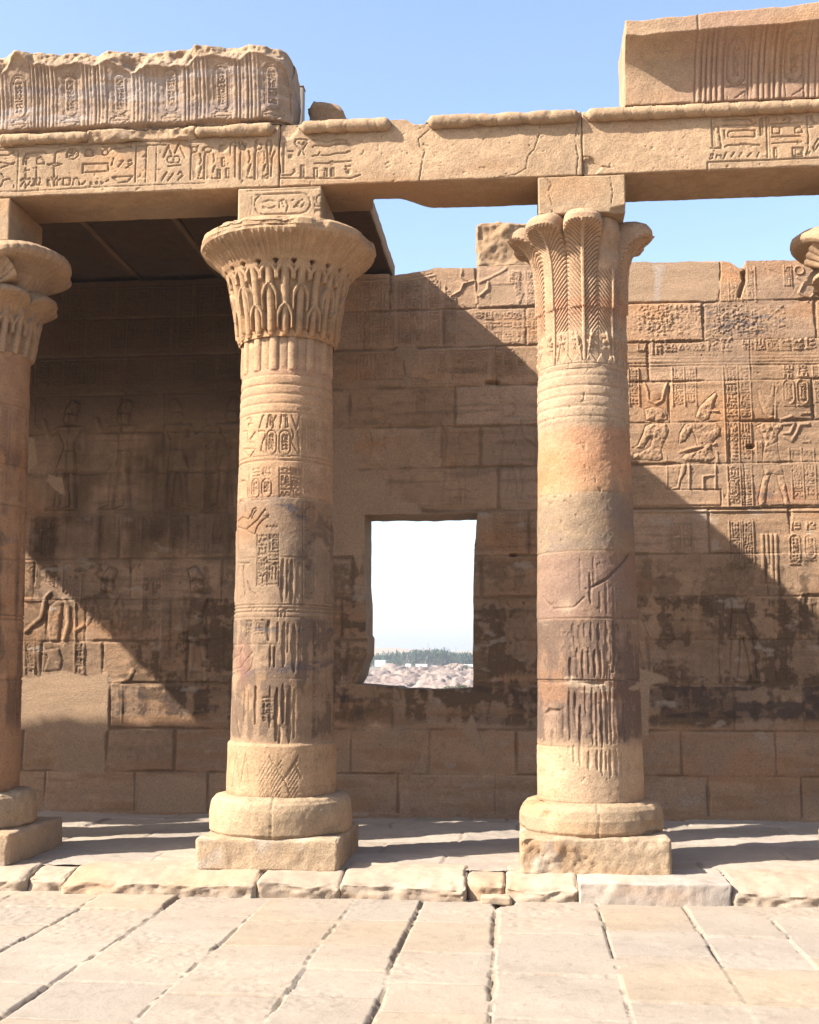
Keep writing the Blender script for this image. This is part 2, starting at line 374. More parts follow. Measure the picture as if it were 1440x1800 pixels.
def kerbs():
    defs = [  # x from, x to (pixels at the kerb's top edge), front shift, height shift, label
        (-150, 44, .0, .0, 'worn kerb stone at the far left end of the portico step'),
        (44, 111, .03, -.02, 'narrow cracked kerb stone in front of the left column plinth'),
        (111, 452, -.05, .0, 'long smooth rounded kerb stone between the left column and the bell capital column'),
        (452, 598, -.02, .0, 'short chisel-marked kerb stone directly below the bell capital column'),
        (598, 819, -.01, .005, 'kerb stone with a pecked face below and right of the bell capital column'),
        (819, 888, .07, -.01, 'small set-back broken kerb stone with a deep hollow before it'),
        (888, 1016, .0, .005, 'pecked kerb stone left of the squared pale one under the palm capital column'),
        (1016, 1285, -.03, .0, 'pale squared kerb stone with a flat dressed face under the palm capital column'),
        (1285, 1560, -.02, .005, 'rough kerb stone with a ragged face at the right end of the step')]
    for i, (a, b, fs, hs, lab) in enumerate(defs):
        x0, _ = WY(a, 1550, YK); x1, _ = WY(b, 1550, YK); sq = (i == 7)
        fn = lambda x, z, i=i: (fbm(np.stack([x, x * 0, z], -1), 9, 200 + i, 4) - .5) * (.02 if i == 7 else .08) + (fbm(np.stack([x, x * 0, z], -1), 45, 250 + i, 2) - .5) * .014
        def wp(Pn, P, i=i, sq=sq):
            Q = Pn.copy(); t = np.clip((P[:, 2] - .02) / .14, 0, 1); fr = np.clip((YK + .35 - P[:, 1]) / .35, 0, 1)
            Q[:, 2] -= (.01 if sq else .07) * t * fr ** 2 * (.4 + 1.2 * fbm(P, 3.1, 300 + i, 2))
            return Q
        p = block(x0, x1, YK + fs, 9.62, -.08, ZF + hs + .002, res=.022, b=.032 if not sq else .016, rough=.016, chip=.95, seed=60 + i, front=fn, warp=wp,
                  base=(.50, .40, .29) if not sq else (.52, .445, .36))
        o = build('kerb_stone', [p], M_PAVE, origin=((x0 + x1) / 2, YK, 0)); tag(o, lab, 'kerb stone', 'kerb stones along the portico step')
    xk0, _ = WY(-150, 1550, YK); xk1, _ = WY(1560, 1550, YK)
    p = block(xk0, xk1, YK + .17, 9.60, -.08, .075, res=.03, b=.03, rough=.02, seed=89, base=(.42, .33, .235))
    tag(build('portico_step', [p], M_PAVE), kind='structure')
    for k, (a, b) in enumerate(((-16, xk0 - .02), (xk1 + .02, 12))):
        p = block(a, b, YK, 9.62, -.08, ZF, res=.12, b=.04, rough=.02, seed=90 + k, base=(.47, .365, .255))
        o = build('portico_step', [p], M_PAVE); tag(o, kind='structure')
    x, y = WZ(868, 1582, 0.0)
    p = block(x - .10, x + .13, y - .10, y + .06, -.02, .045, res=.015, b=.03, rough=.02, seed=5, base=(.5, .39, .27))
    o = build('stone_fragment', [p], M_PAVE); tag(o, 'small loose stone slab lying in the hollow before the step', 'stone')
kerbs()

# ================================================================== BACK WALL
def wall():
    zt = 6.1
    xs = np.concatenate([np.linspace(-14, -5.7, 70)[:-1], np.arange(-5.7, .95, .0105), np.arange(.95, 3.5, .0075), np.linspace(3.5, 10, 70)])
    zs = np.concatenate([np.arange(.05, 2.2, .0115), np.arange(2.2, zt - .01, .0085), [zt]])
    # window edges become grid lines
    wl, wr, wb, wt = -1.722, -.49, 1.462, 3.346
    for v in (wl, wr): xs[np.argmin(np.abs(xs - v))] = v
    for v in (wb, wt): zs[np.argmin(np.abs(zs - v))] = v
    F = Field(xs, zs); X, Z = np.meshgrid(xs, zs); P0 = np.stack([X, X * 0 + YW, Z], -1)
    cz = [.165, .571, 1.034, 1.519, 1.979, 2.437, 2.887, 3.378, 3.855, 4.311, 4.759, 5.204, 5.639, 6.2]
    vj = [[80, 237, 365, 700, 870, 1245, 1408], [40, 187, 307, 618, 755, 908, 1197, 1363], [193, 405, 560, 690, 1100, 1290],
          [180, 330, 610, 860, 1142, 1265], [150, 300, 430, 600, 880, 1265, 1420], [60, 230, 390, 620, 850, 1350], [60, 210, 330, 612, 930, 1247, 1390],
          [124, 270, 400, 655, 877, 1090, 1310], [120, 208, 288, 380, 500, 776, 845, 980, 1283], [124, 215, 290, 480, 614, 800, 960, 1177, 1300],
          [220, 380, 540, 712, 872, 1140, 1320], [150, 222, 300, 420, 640, 780, 925, 1098, 1237], [110, 205, 340, 470, 685, 838, 1000, 1265, 1310]]
    n1 = fbm(P0, 2.3, 71, 3) - .5; n2 = fbm(P0, 16, 72, 3) - .5
    Zw = Z + n1 * .012 + n2 * .012; Xw = X + n1 * .012 + n2 * .012
    off = np.zeros_like(X); bst = np.ones_like(X); tint = np.ones(X.shape + (3,), np.float32); joint = np.zeros_like(X); jn = ss(.35, .7, fbm(P0, 3.3, 73, 3))
    rs = np.random.RandomState(12)
    for i in range(13):
        a, b = cz[i], cz[i + 1]; m = (Zw >= a) & (Zw < b); zc = (a + b) / 2; yp = 1172 - (zc - EYE) / 12.8 * FPX * .97
        vx = sorted([WY(p, yp, YW)[0] for p in vj[i]]); left = []; x = vx[0]
        while x > -14: x -= rs.uniform(.6, 1.2); left.append(x)
        x = vx[-1]; right = []
        while x < 10: x += rs.uniform(.6, 1.2); right.append(x)
        vx = left[::-1] + vx + right
        for x0, x1 in zip(vx[:-1], vx[1:]):
            k = m & (Xw >= x0) & (Xw < x1); q = rs.rand(5)
            off[k] = (q[0] - .5) * .012; bst[k] = .55 + .75 * q[4]; tint[k] = (.90 + .20 * q[1]) * np.array([1, .97 + .06 * q[2], .92 + .16 * q[2]])
            d = np.abs(Xw - x1); kk = m & (d < .04); w = .003 + .010 * jn[kk]
            joint[kk] = np.maximum(joint[kk], (1 - ss(w, w * 2.2, d[kk])) * (.45 + .55 * jn[kk]))
        d = np.abs(Zw - b); w = .0025 + .009 * jn; joint = np.maximum(joint, (1 - ss(w, w * 2.2, d)) * (.4 + .6 * jn))
    # ---- carving on the sunlit right half (survey of the photograph on the wall plane)
    T = lambda pts: tr(pts, 1090, 440, 3.2143, YW)
    d, lw = .013, .012
    U = lambda pts: tr(pts, 1090, 620, 4.1143, YW)
    for y in (86, 92, 68): F.stroke(U([(40, y + 12), (860, y), (1440, y - 4)]), .012, -.010)
    for y in (15, 40): F.stroke(U([(40, y + 10), (1440, y)]), .010, -.006)
    def tcol(x0, x1, y0, y1, seed, fr=True, dd=.009):
        (a, t), (b, _), (_, bt) = U([(x0, y0), (x1, y0), (x0, y1)])
        if fr: F.stroke([(a, bt), (a, t)], .012, d); F.stroke([(b, bt), (b, t)], .012, d)
        text(F, a + .16 * (b - a), b - .16 * (b - a), bt + .01, t - .01, seed, dd, .0115)
    for a in ((62, 132, 112, 390), (375, 462, 105, 385), (462, 545, 105, 385), (745, 848, 95, 490), (848, 938, 95, 490), (760, 858, 500, 790), (858, 945, 500, 780),
              (775, 868, 820, 1115), (868, 950, 820, 1110), (1222, 1310, 690, 790), (1310, 1400, 690, 790), (1238, 1322, 810, 1050), (1322, 1412, 810, 1050),
              (1392, 1440, 90, 375), (985, 1022, 640, 790)): tcol(*a, seed=int(a[0] + a[2]))
    for x0, x1, y0, y1 in ((1175, 1260, 195, 370), (1275, 1360, 195, 370), (785, 850, 920, 1040)):
        (a, t), (b, bt) = U([(x0, y0), (x1, y1)]); cartouche(F, a, b, bt, t, x0, d, .013)
    for x in (1180, 1280):
        (a, t), (b, bt) = U([(x, 90), (x + 70, 185)]); text(F, a, b, bt, t, x, d, .012)
    F.stroke(U([(175, 215), (200, 285), (205, 345), (255, 372), (305, 345), (318, 280), (342, 215)]), .026, d)
    dd = U([(258, 318)])[0]; F.ell(dd[0], dd[1], .066, .066, d * 1.1)
    F.stroke(U([(345, 210), (348, 490)]), .012, -.012)
    fig = lambda pts, q=d: F.fig(U(pts), q, .014, .03)
    fig([(180, 410), (230, 395), (290, 400), (330, 420), (345, 480), (310, 500), (250, 495), (190, 490)])
    fig([(90, 690), (130, 670), (165, 590), (185, 530), (240, 508), (330, 510), (355, 560), (340, 600), (320, 650), (300, 700), (310, 770), (270, 785), (95, 770), (100, 730), (150, 720), (220, 680), (235, 625), (215, 615), (170, 690)])
    F.stroke(U([(335, 745), (335, 795), (300, 800)]), .02, d)
    fig([(548, 465), (570, 400), (620, 345), (690, 285), (705, 300), (670, 400), (640, 480), (600, 495)])
    F.stroke(U([(610, 440), (660, 420), (710, 425)]), .02, d * 1.3)
    fig([(425, 660), (435, 580), (470, 520), (530, 502), (610, 508), (690, 500), (735, 545), (720, 590), (680, 640), (655, 690), (690, 760), (640, 795), (560, 790), (480, 790), (440, 770), (470, 735), (540, 715), (600, 690), (560, 670), (545, 600), (520, 560), (470, 640)])
    F.stroke(U([(700, 720), (705, 795)]), .03, d); F.stroke(U([(430, 720), (530, 690), (690, 660)]), .03, d)
    fig([(445, 795), (480, 800), (475, 870), (440, 920), (432, 985), (370, 995), (365, 980), (410, 965), (430, 880)])
    F.stroke(U([(600, 985), (600, 895), (690, 885), (690, 985)]), .02, d); F.stroke(U([(500, 800), (500, 985)]), .015, d)
    F.stroke(U([(345, 990), (732, 990), (732, 1105), (100, 1110)]), .014, -.014); F.stroke(U([(340, 810), (340, 985)]), .014, d); F.stroke(U([(690, 800), (690, 890)]), .014, d)
    fig([(995, 270), (1020, 265), (1030, 300), (1085, 310), (1105, 215), (1120, 225), (1112, 480), (1080, 485), (1040, 440), (1010, 360)])
    F.stroke(U([(1105, 235), (1138, 245), (1130, 285)]), .02, d); F.stroke(U([(1125, 350), (1120, 490)]), .028, d)
    fig([(985, 530), (1050, 500), (1170, 505), (1180, 540), (1140, 590), (1145, 700), (1165, 795), (1030, 795), (1035, 720), (1050, 650), (1030, 590)])
    F.stroke(U([(1160, 520), (1260, 510), (1230, 580), (1180, 585)]), .03, d); F.stroke(U([(1190, 610), (1240, 640), (1280, 570), (1300, 520), (1365, 515)]), .032, d)
    F.stroke(U([(1160, 490), (1210, 470), (1240, 460)]), .03, d); text(F, *[q for q in (U([(1285, 0)])[0][0], U([(1365, 0)])[0][0], U([(0, 500)])[0][1], U([(0, 455)])[0][1])], 5, d, .012)
    F.stroke(U([(1060, 680), (1140, 640)]), .012, -.008); F.stroke(U([(1035, 720), (1150, 712)]), .012, -.008)
    fig([(1035, 815), (1170, 810), (1185, 880), (1130, 885), (1100, 875), (1050, 890)])
    fig([(1040, 885), (1090, 880), (1065, 960), (1055, 1080), (1075, 1105), (1010, 1110), (1000, 1060), (1020, 960)])
    fig([(1135, 885), (1185, 885), (1200, 960), (1225, 1085), (1260, 1105), (1190, 1110), (1180, 1040), (1150, 960)])
    for y in (1118, 1150): F.stroke(U([(90, y), (1440, y - 8)]), .016, d); F.stroke(U([(90, y + 14), (1440, y + 6)]), .010, -.008)
    tcol(1300, 1390, 630, 665, 77, False)
    # lower register on the right
    def tcol2(x0, x1, y0, y1, seed):
        (a, t), (b, bt) = T([(x0, y0), (x1, y1)]); F.stroke([(a, bt), (a, t)], .012, d); F.stroke([(b, bt), (b, t)], .012, d)
        text(F, a + .15 * (b - a), b - .15 * (b - a), bt, t - .01, seed, .010, .0115)
    for a in ((615, 688, 1530, 1800), (688, 760, 1530, 1800), (280, 350, 1530, 1700), (350, 410, 1530, 1700), (95, 120, 1530, 1800)): tcol2(*a, seed=a[0])
    for x0, x1, y0, y1 in ((955, 1020, 1605, 1740), (1040, 1105, 1605, 1740), (955, 1015, 1700, 1765)):
        (a, t), (b, bt) = T([(x0, y0), (x1, y1)]); cartouche(F, a, b, bt, t, x0, d, .013)
    for x in (960, 1045):
        (a, t), (b, bt) = T([(x, 1535), (x + 60, 1595)]); text(F, a, b, bt, t, x, d, .012)
    for x in (805, 830, 855, 880): F.stroke(T([(x, 1610), (x + 8, 1880)]), .034, d)
    F.stroke(T([(795, 1880), (905, 1880)]), .014, -.012)
    for g_ in ([(1300 - 270, 1940), (1300 - 300, 2005), (940, 2050)], [(1040, 2000), (1100, 1995)]): F.stroke(T(g_), .03, d)
    # upper course of the right wall: offering signs, the battered strip, the crown of a tall figure
    for x0, x1, y0, y1 in ((612, 690, 150, 288), (705, 765, 90, 288), (925, 970, 80, 200)): tcol2(x0, x1, y0, y1, seed=x0 * 3)
    F.ell(*T([(1010, 105)])[0], .05, .05, d, .014); F.stroke(T([(1000, 150), (1040, 180), (1010, 240), (1060, 270)]), .025, d)
    F.stroke(T([(620, 90), (690, 100), (690, 160)]), .016, d); F.stroke(T([(760, 85), (770, 290)]), .014, d); F.stroke(T([(820, 100), (900, 130)]), .014, -.01)
    F.stroke(T([(1060, 290), (1125, 200)]), .016, d); F.stroke(T([(830, 390), (920, 310)]), .016, d)
    (a, t), (b, bt) = T([(95, 505), (650, 578)])
    for k in range(7): text(F, a + k * (b - a) / 7, a + (k + .8) * (b - a) / 7, bt, t, 900 + k, d, .011)
    (a, t), (b, bt) = T([(690, 505), (1120, 565)])
    for k in range(6): text(F, a + k * (b - a) / 6, a + (k + .8) * (b - a) / 6, bt, t, 920 + k, d, .011)
    for y in (588, 598, 580): F.stroke(T([(40, y), (660, y - 4)]), .008, -.006)
    bat = np.zeros_like(F.h)
    q = T([(85, 305), (235, 300), (930, 300), (955, 450), (900, 490), (60, 490)]); Fb = Field(xs, zs); Fb.poly(q, 1, .02); bat = Fb.h
    for k in range(8):
        (a, t), (b, bt) = T([(100 + k * 106, 310), (100 + k * 106 + 92, 480)]); text(F, a, a + (b - a) * .45, bt, t, 940 + k, .006, .011); text(F, a + (b - a) * .55, b, bt, t, 960 + k, .006, .011)
    rough = fbm(P0 * np.array([1, 1, 1.6]), 38, 81, 3); F.h += bat * .012 * (ss(.38, .62, rough) - .5)
    rs = np.random.RandomState(17); x = .95; F4 = Field(xs, zs)
    while x < 3.5:
        if rs.rand() < .5: person_relief(F4, x + .2, 1.535, 1.28, 1 if rs.rand() < .6 else -1, .017, rs.randint(3)); x += .55
        else:
            for k in range(rs.randint(1, 4)): F4.stroke([(x, 1.54), (x, 2.84)], .012, .012); text(F4, x + .02, x + .11, 1.55, 2.82, rs.randint(9999), .009, .011); x += .13
            F4.stroke([(x, 1.54), (x, 2.84)], .012, .012); x += .08
    F4.stroke([(.9, 1.525), (3.5, 1.525)], .012, .012); lowr = (zs < 2.42)[:, None]; F.h = np.maximum(F.h, F4.h * lowr); F.c = np.minimum(F.c, F4.c * lowr)
    # ---- the rest of the wall: faint registers of figures and text columns
    F2 = Field(xs, zs); rs = np.random.RandomState(4)
    regs = [(1.535, 2.84), (2.93, 3.36), (3.44, 4.74), (4.84, 5.15), (5.25, 6.0)]
    for x0, x1 in ((-5.6, -2.0), (-1.9, .25)):
        for zr0, zr1 in regs:
            if x0 < -1.9 or zr0 > 3.4 or True:
                F2.stroke([(x0, zr1 + .02), (x1, zr1 + .02)], .014, .010); F2.stroke([(x0, zr1 + .045), (x1, zr1 + .045)], .010, -.008)
            x = x0 + .1
            while x < x1 - .2:
                if wl - .3 < x < wr + .1 and zr0 < 3.3: x += .3; continue
                hgt = zr1 - zr0; t = rs.rand()
                if hgt > 1 and t < .45:
                    person_relief(F2, x + .22, zr0, hgt * .92, 1 if rs.rand() < .6 else -1, .028 if x0 < -2 else .013, rs.randint(3)); x += .62
                elif t < .8 or hgt < .6:
                    w = rs.uniform(.11, .15)
                    for k in range(rs.randint(1, 4)):
                        zb = zr0 + (rs.uniform(.2, .55) * hgt if (hgt > 1 and rs.rand() < .6) else .01)
                        F2.stroke([(x, zb), (x, zr1)], .013, .018); text(F2, x + .02, x + w - .02, zb, zr1 - .01, rs.randint(9999), .014, .011); x += w
                    F2.stroke([(x, zr0), (x, zr1)], .012, .012); x += .06
                else:
                    zb = zr1 - .45 * min(hgt, .8); cartouche(F2, x, x + .13, zb, zr1 - .02, rs.randint(9999), .012, .012); x += .2
    # the figures that catch the sun at the lower left
    L = lambda pts: tr(pts, 30, 880, 3.2143, YW)
    lit = Field(xs, zs); lit.poly(L([(20, 370), (300, 540), (560, 800), (720, 1030), (700, 1290), (20, 1290)]), 1, .01); mk = lit.h > 0
    F2.h[mk] = 0; F2.c[mk] = 0
    F2.fig(L([(180, 600), (230, 558), (265, 570), (250, 680), (240, 800), (180, 795), (172, 700)]), .018)
    F2.stroke(L([(265, 560), (292, 600), (290, 700), (268, 785)]), .05, .018); F2.stroke(L([(160, 560), (140, 660), (50, 740)]), .05, .018)
    F2.stroke(L([(45, 560), (150, 560), (185, 520)]), .04, .016); F2.stroke(L([(330, 580), (330, 960)]), .022, .018); F2.stroke(L([(425, 640), (400, 690), (330, 735)]), .045, .018)
    F2.fig(L([(105, 850), (240, 830), (260, 900), (250, 960), (150, 965), (175, 880)]), .018); F2.stroke(L([(170, 560), (165, 790)]), .012, -.014)
    for x in (45, 100, 325, 378): F2.stroke(L([(x, 800), (x, 975)]), .014, .016)
    for x0, x1 in ((50, 95), (330, 375)):
        (a, t), (b, bt) = L([(x0, 805), (x1, 970)]); text(F2, a, b, bt, t, x0, .012, .011)
    F2.stroke(L([(658, 960), (630, 1010), (550, 1030)]), .045, .018); F2.stroke(L([(540, 1040), (1000, 1035)]), .014, .014); F2.stroke(L([(595, 1045), (590, 1290)]), .016, .014)
    # sunlit carvings above the centre bay
    K = lambda pts: tr(pts, 580, 440, 3.75, YW)
    kp = Field(xs, zs); kp.poly(K([(640, 120), (1420, 100), (1420, 800), (1330, 760), (900, 380)]), 1, .01); F2.h[kp.h > 0] = 0; F2.c[kp.h > 0] = 0
    F2.stroke(K([(780, 360), (800, 300), (860, 270), (880, 220), (960, 200), (970, 350)]), .02, .016); F2.stroke(K([(870, 130), (865, 175), (900, 200)]), .016, .016)
    F2.stroke(K([(985, 220), (1130, 150), (1160, 130)]), .03, .016); F2.stroke(K([(990, 300), (1040, 260), (1045, 215)]), .03, .018)
    for x0 in (1180, 1220, 1300, 1340):
        (a, t), (b, bt) = K([(x0, 150), (x0 + 36, 360)]); text(F2, a, b, bt, t, x0, .014, .011)
    F2.stroke(K([(1225, 270), (1270, 285), (1255, 330), (1230, 350)]), .022, .016); F2.stroke(K([(1290, 150), (1300, 370)]), .014, .014)
    for r_, y in enumerate((410, 470, 530, 580)):
        for x0 in range(960 + r_ * 60, 1400, 62):
            (a, t), (b, bt) = K([(x0, y), (x0 + 52, y + 48)]); text(F2, a, b, bt, t, x0 + y, .012, .010)
    shade = np.where(X < .3, 1., 0.); H = np.where(X < .3, F2.h + F2.c, F.h + F.c)
    hk = np.where(X < .3, F2.hk * .5, F.hk); H += hk * ss(.36, .52, fbm(P0, 1.9, 84, 2)) * (fbm(P0, 30, 83, 3) - .55) * .034
    # weathering of the relief, battered patches and stone joints
    wear = .45 + .75 * ss(.35, .65, fbm(P0, 2.6, 85, 3)); H *= wear
    H += (fbm(P0, 5, 86, 4) - .5) * .012 + (fbm(P0, (3, 3, 22), 87, 3) - .5) * .010 + (fbm(P0, 40, 88, 2) - .5) * .004
    pits = ss(.76, .83, fbm(P0, 24, 89, 2)); H -= .007 * pits
    C = stone(P0, 7, SAND, 1.0) * tint
    low = 1 - ss(1.0, 1.12, Z); H = np.where(low > .5, H * .35, H)
    # water-line staining of the stones (a mark of the flooded years, dark brown crust)
    vs = fbm(P0, (13, 13, 1.6), 91, 4); hs = fbm(P0, (1.2, 1.2, 7), 92, 4); bl = fbm(P0, 2.8, 93, 4)
    band = ss(1.06, 1.16, Z + (bl - .5) * .22) * (1 - ss(2.80, 2.92, Z + (bl - .5) * .06))
    fk = fbm(P0, 21, 109, 4); st = band * (.22 + .78 * ss(.36, .60, .62 + 1.5 * (hs - .5) + 1.2 * (vs - .5) + 1.3 * (bl - .5) + .9 * (fk - .5) - .12))
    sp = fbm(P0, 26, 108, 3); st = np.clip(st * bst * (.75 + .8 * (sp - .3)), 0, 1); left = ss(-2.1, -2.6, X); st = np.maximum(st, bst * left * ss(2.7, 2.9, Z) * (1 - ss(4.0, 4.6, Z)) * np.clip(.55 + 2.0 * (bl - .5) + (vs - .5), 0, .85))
    blackb = ss(1.14, 1.2, Z) * (1 - ss(1.46, 1.53, Z)) * ss(.2, .5, fbm(P0, (1.5, 1.5, 5), 95, 3)) * np.clip(.9 + 1.4 * (vs - .5), 0, 1)
    blackb *= (1 - ss(-1.75, -1.6, X) * (1 - ss(-.3, .0, X)) * ss(1.5, 1.3, Z)) * (.55 + .45 * (X > 1.3))
    C *= (1 - .12 * (1 - ss(5.1, 5.3, Z)) * ss(.35, .6, fbm(P0, 1.1, 94, 3)))[..., None]; C = mix(C, np.array((.155, .098, .056)), .88 * st); blackb = ss(.30, .55, blackb + .8 * (fk - .5) * blackb); C = mix(C, np.array((.105, .072, .055)), .85 * blackb * (1 - .5 * ss(.5, .62, fbm(P0, 14, 96, 3))))  # painted shade: patchy tint darkens all but the top courses, besides the staining
    C = mix(C, np.array((.085, .054, .032)), .85 * left * ss(3.9, 4.8, Z))      # darker brown over the upper part of the left bay
    strk = ss(.57, .66, fbm(P0, (1.6, 1.6, 17), 97, 4)); C = mix(C, np.array((.19, .13, .085)), .32 * strk * ss(.9, 1.1, Z) * (1 - ss(4.9, 5.2, Z)))
    org = ss(.55, .68, fbm(P0, (1.4, 1.4, 9), 98, 4)) * (1 - ss(1.3, 1.5, Z)); C = mix(C, np.array((.40, .22, .11)), .5 * org)
    rb = Field(xs, zs); rb.poly(U([(960, 900), (1440, 1000), (1440, 1110), (950, 1112)]), 1, .1); C = mix(C, np.array((.47, .25, .14)), .75 * rb.h * ss(.4, .6, fbm(P0, 6, 99, 3)))
    bs = Field(xs, zs); bs.poly(U([(970, 1005), (1160, 1000), (1230, 1040), (1100, 1060), (980, 1050)]), 1, .04); C = mix(C, np.array((.14, .11, .10)), .7 * bs.h * ss(.35, .6, vs))
    bk = Field(xs, zs); bk.poly(T([(400, 320), (600, 310), (900, 345), (955, 440), (900, 485), (480, 470), (470, 360)]), 1, .05)
    C = mix(C, np.array((.17, .14, .13)), .8 * np.clip(bk.h, 0, 1) * ss(.50, .62, fbm(P0, (9, 9, 22), 101, 3)) * ss(.35, .6, fbm(P0, (2, 2, 9), 102, 2)))
    # lime-mortar repairs: smooth, greyer, no carving
    PL = Field(xs, zs)
    px = lambda pts: [WY(a, b, YW) for a, b in pts]
    reps = [[(20, 1187), (60, 1190), (110, 1178), (150, 1185), (192, 1180), (193, 1283), (187, 1290), (187, 1362), (92, 1357), (98, 1330), (90, 1290), (20, 1284)],
            [(240, 1364), (300, 1360), (362, 1366), (366, 1430), (238, 1430)],
            [(700, 606), (712, 598), (736, 610), (730, 640), (722, 655), (728, 681), (703, 681), (712, 655), (706, 630), (690, 615)],
            [(560, 752), (628, 752), (624, 790), (632, 828), (656, 824), (660, 832), (676, 838), (684, 868), (700, 878), (734, 884), (745, 902), (770, 905), (640, 905), (640, 982), (632, 1010), (620, 978), (560, 980)],
            [(1108, 1172), (1124, 1172), (1176, 1190), (1178, 1200), (1144, 1206), (1142, 1290), (1130, 1306), (1108, 1310)],
            [(1092, 455), (1266, 458), (1268, 500), (1262, 532), (1100, 532)], [(86, 832), (112, 838), (116, 870), (104, 872), (80, 846)],
            [(725, 1362), (745, 1315), (752, 1362)], [(810, 1290), (850, 1330), (865, 1290), (850, 1305), (830, 1250)], [(40, 760), (62, 770), (68, 815), (50, 832), (40, 830)],
            [(860, 500), (905, 500), (912, 535), (860, 538)]]
    for r_ in reps: PL.poly(px(r_), 1, .05)
    pm = ss(.30, .62, PL.h + (fbm(P0, 11, 107, 4) - .5) * .55 * (PL.h > .01)); H = H * (1 - pm) + pm * (.002 + .012 * (fbm(P0, (3, 3, 9), 104, 4) - .5))
    pc = np.array((.49, .335, .208)) * (1 + .34 * (fbm(P0, (3, 3, 6), 105, 4) - .5) + .12 * (fbm(P0, 30, 106, 2) - .5))[..., None]
    C = C * (1 - pm[..., None]) + pc * pm[..., None]
    PW = Field(xs, zs); PW.poly(px([(1146, 462), (1172, 466), (1165, 490), (1160, 532), (1148, 532), (1150, 495)]), 1, .03); C = mix(C, np.array((.52, .43, .34)), .75 * PW.h)
    jm = joint * (1 - pm); H += off * (1 - pm) - .020 * jm; C = mix(C, np.array((.24, .16, .095)), .6 * jm); C = mix(C, np.array((.50, .40, .30)), .6 * ss(.66, .74, fbm(P0, (5, 5, 9), 111, 5)) * (Z < 3.4) * (1 - pm))
    for (a, b, r1, r2) in ((1319, 785, .05, .03), (902, 976, .045, .022), (865, 672, .09, .03), (840, 957, .014, .014), (190, 1375, .0, .0)):
        if r1: xx, zz = WY(a, b, YW); e = 1 - ss(.6, 1.1, np.hypot((X - xx) / r1, (Z - zz) / r2)); H -= .07 * e
    for pts in ([(1305, 466), (1308, 490), (1300, 520)],): F3 = Field(xs, zs); F3.stroke(px(pts), .05, -.05); H += F3.c
    # ragged top edge and window edges
    jag = (fbm(P0, 6, 110, 4) - .5)
    tz = np.interp(X, [WY(p, 470, YW)[0] for p in (-400, 640, 684, 690, 740, 765, 836, 839, 1095, 1262, 1284, 1300, 1308, 1312, 1440, 1700)],
                   [6.08, 6.07, 6.07, 6.04, 6.08, 6.12, 6.10, 6.12, 6.11, 6.10, 6.07, 6.0, 6.0, 6.09, 6.07, 6.08]) + jag * .035
    Z2 = Z + (tz - zt) * ss(5.75, zt, Z); X2 = X + 0
    fl = np.exp(-np.abs(X - wl) / .09) * ss(1.0, 1.6, Z) * (1 - ss(3.3, 3.5, Z)); fr = np.exp(-np.abs(X - wr) / .07) * ss(1.2, 1.5, Z) * (1 - ss(3.3, 3.5, Z))
    zl = [1.40, 1.46, 1.60, 1.74, 1.80, 1.84, 2.02, 2.05, 2.4, 2.6, 3.4]; X2 += fl * np.interp(Z, zl, [-.06, -.10, -.03, .0, .03, .04, .04, .02, .02, .0, 0.])
    X2 += fr * np.interp(Z, [1.4, 2.4, 2.9, 3.35], [-.055, -.045, -.03, 0.]) + (fl + fr) * jag * .014
    ft = np.exp(-np.abs(Z - wb) / .06) * ss(wl - .15, wl + .02, X) * (1 - ss(wr, wr + .2, X)); Z2 = Z2 + ft * (np.interp(X, [wl, -1.5, -1.35, -1.3, -.9, wr], [.06, .03, .03, .005, .0, .015]) + jag * .025)
    ft = np.exp(-np.abs(Z - wt) / .05) * ss(wl - .1, wl, X) * (1 - ss(wr, wr + .1, X)); Z2 = Z2 + ft * jag * .03
    V = np.stack([X2, YW - H, Z2], -1); nx, nz = len(xs), len(zs)
    il, ir = int(np.argmin(np.abs(xs - wl))), int(np.argmin(np.abs(xs - wr))); jb, jt = int(np.argmin(np.abs(zs - wb))), int(np.argmin(np.abs(zs - wt)))
    mask = np.ones((nz - 1, nx - 1), bool); mask[jb:jt, il:ir] = False
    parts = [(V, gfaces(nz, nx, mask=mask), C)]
    TH = .62; n = 26; ys = np.linspace(0, 1, n)
    def reveal(idx, closed, off_in=None, rg=.011):
        E = V[idx[:, 0], idx[:, 1]]; B = E[None] + np.array([0, TH, 0]) * ys[:, None, None]
        B[:, :, 1] = E[None, :, 1] + (YW + TH - E[None, :, 1]) * ys[:, None]
        if off_in is not None: B += off_in[None] * ys[:, None, None]
        nn = (fbm(B, 7, 120, 4) - .5) * rg * 2 * np.sin(np.pi * np.clip(ys, 0, .95))[:, None]
        B[..., 0] += nn; B[..., 2] += nn
        c = stone(B, 9, (.40, .28, .17)); f = gfaces(n, len(idx), wrap=closed)
        return B, f[:, ::-1], c
    loop = [(j, il) for j in range(jb, jt)] + [(jt, i) for i in range(il, ir)] + [(j, ir) for j in range(jt, jb, -1)] + [(jb, i) for i in range(ir, il, -1)]
    lo = np.array(loop); inn = np.zeros((len(lo), 3)); right = lo[:, 1] == ir
    inn[right, 0] = -.03
    parts.append(reveal(lo, True, inn))
    top = np.array([(nz - 1, i) for i in range(nx)]); parts.append(reveal(top, False))
    # back of the wall: four plain sheets round the opening
    def sheet(x0, x1, z0, z1):
        return np.array([[x0, YW + TH, z0], [x1, YW + TH, z0], [x1, YW + TH, z1], [x0, YW + TH, z1]], float), np.array([[3, 2, 1, 0]]), np.array(SAND)
    for a in ((-14, wl - .1, .05, 6.02), (wr + .02, 10, .05, 6.02), (wl - .1, wr + .02, .05, wb - .02), (wl - .1, wr + .02, wt + .02, 6.02)): parts.append(sheet(*a))
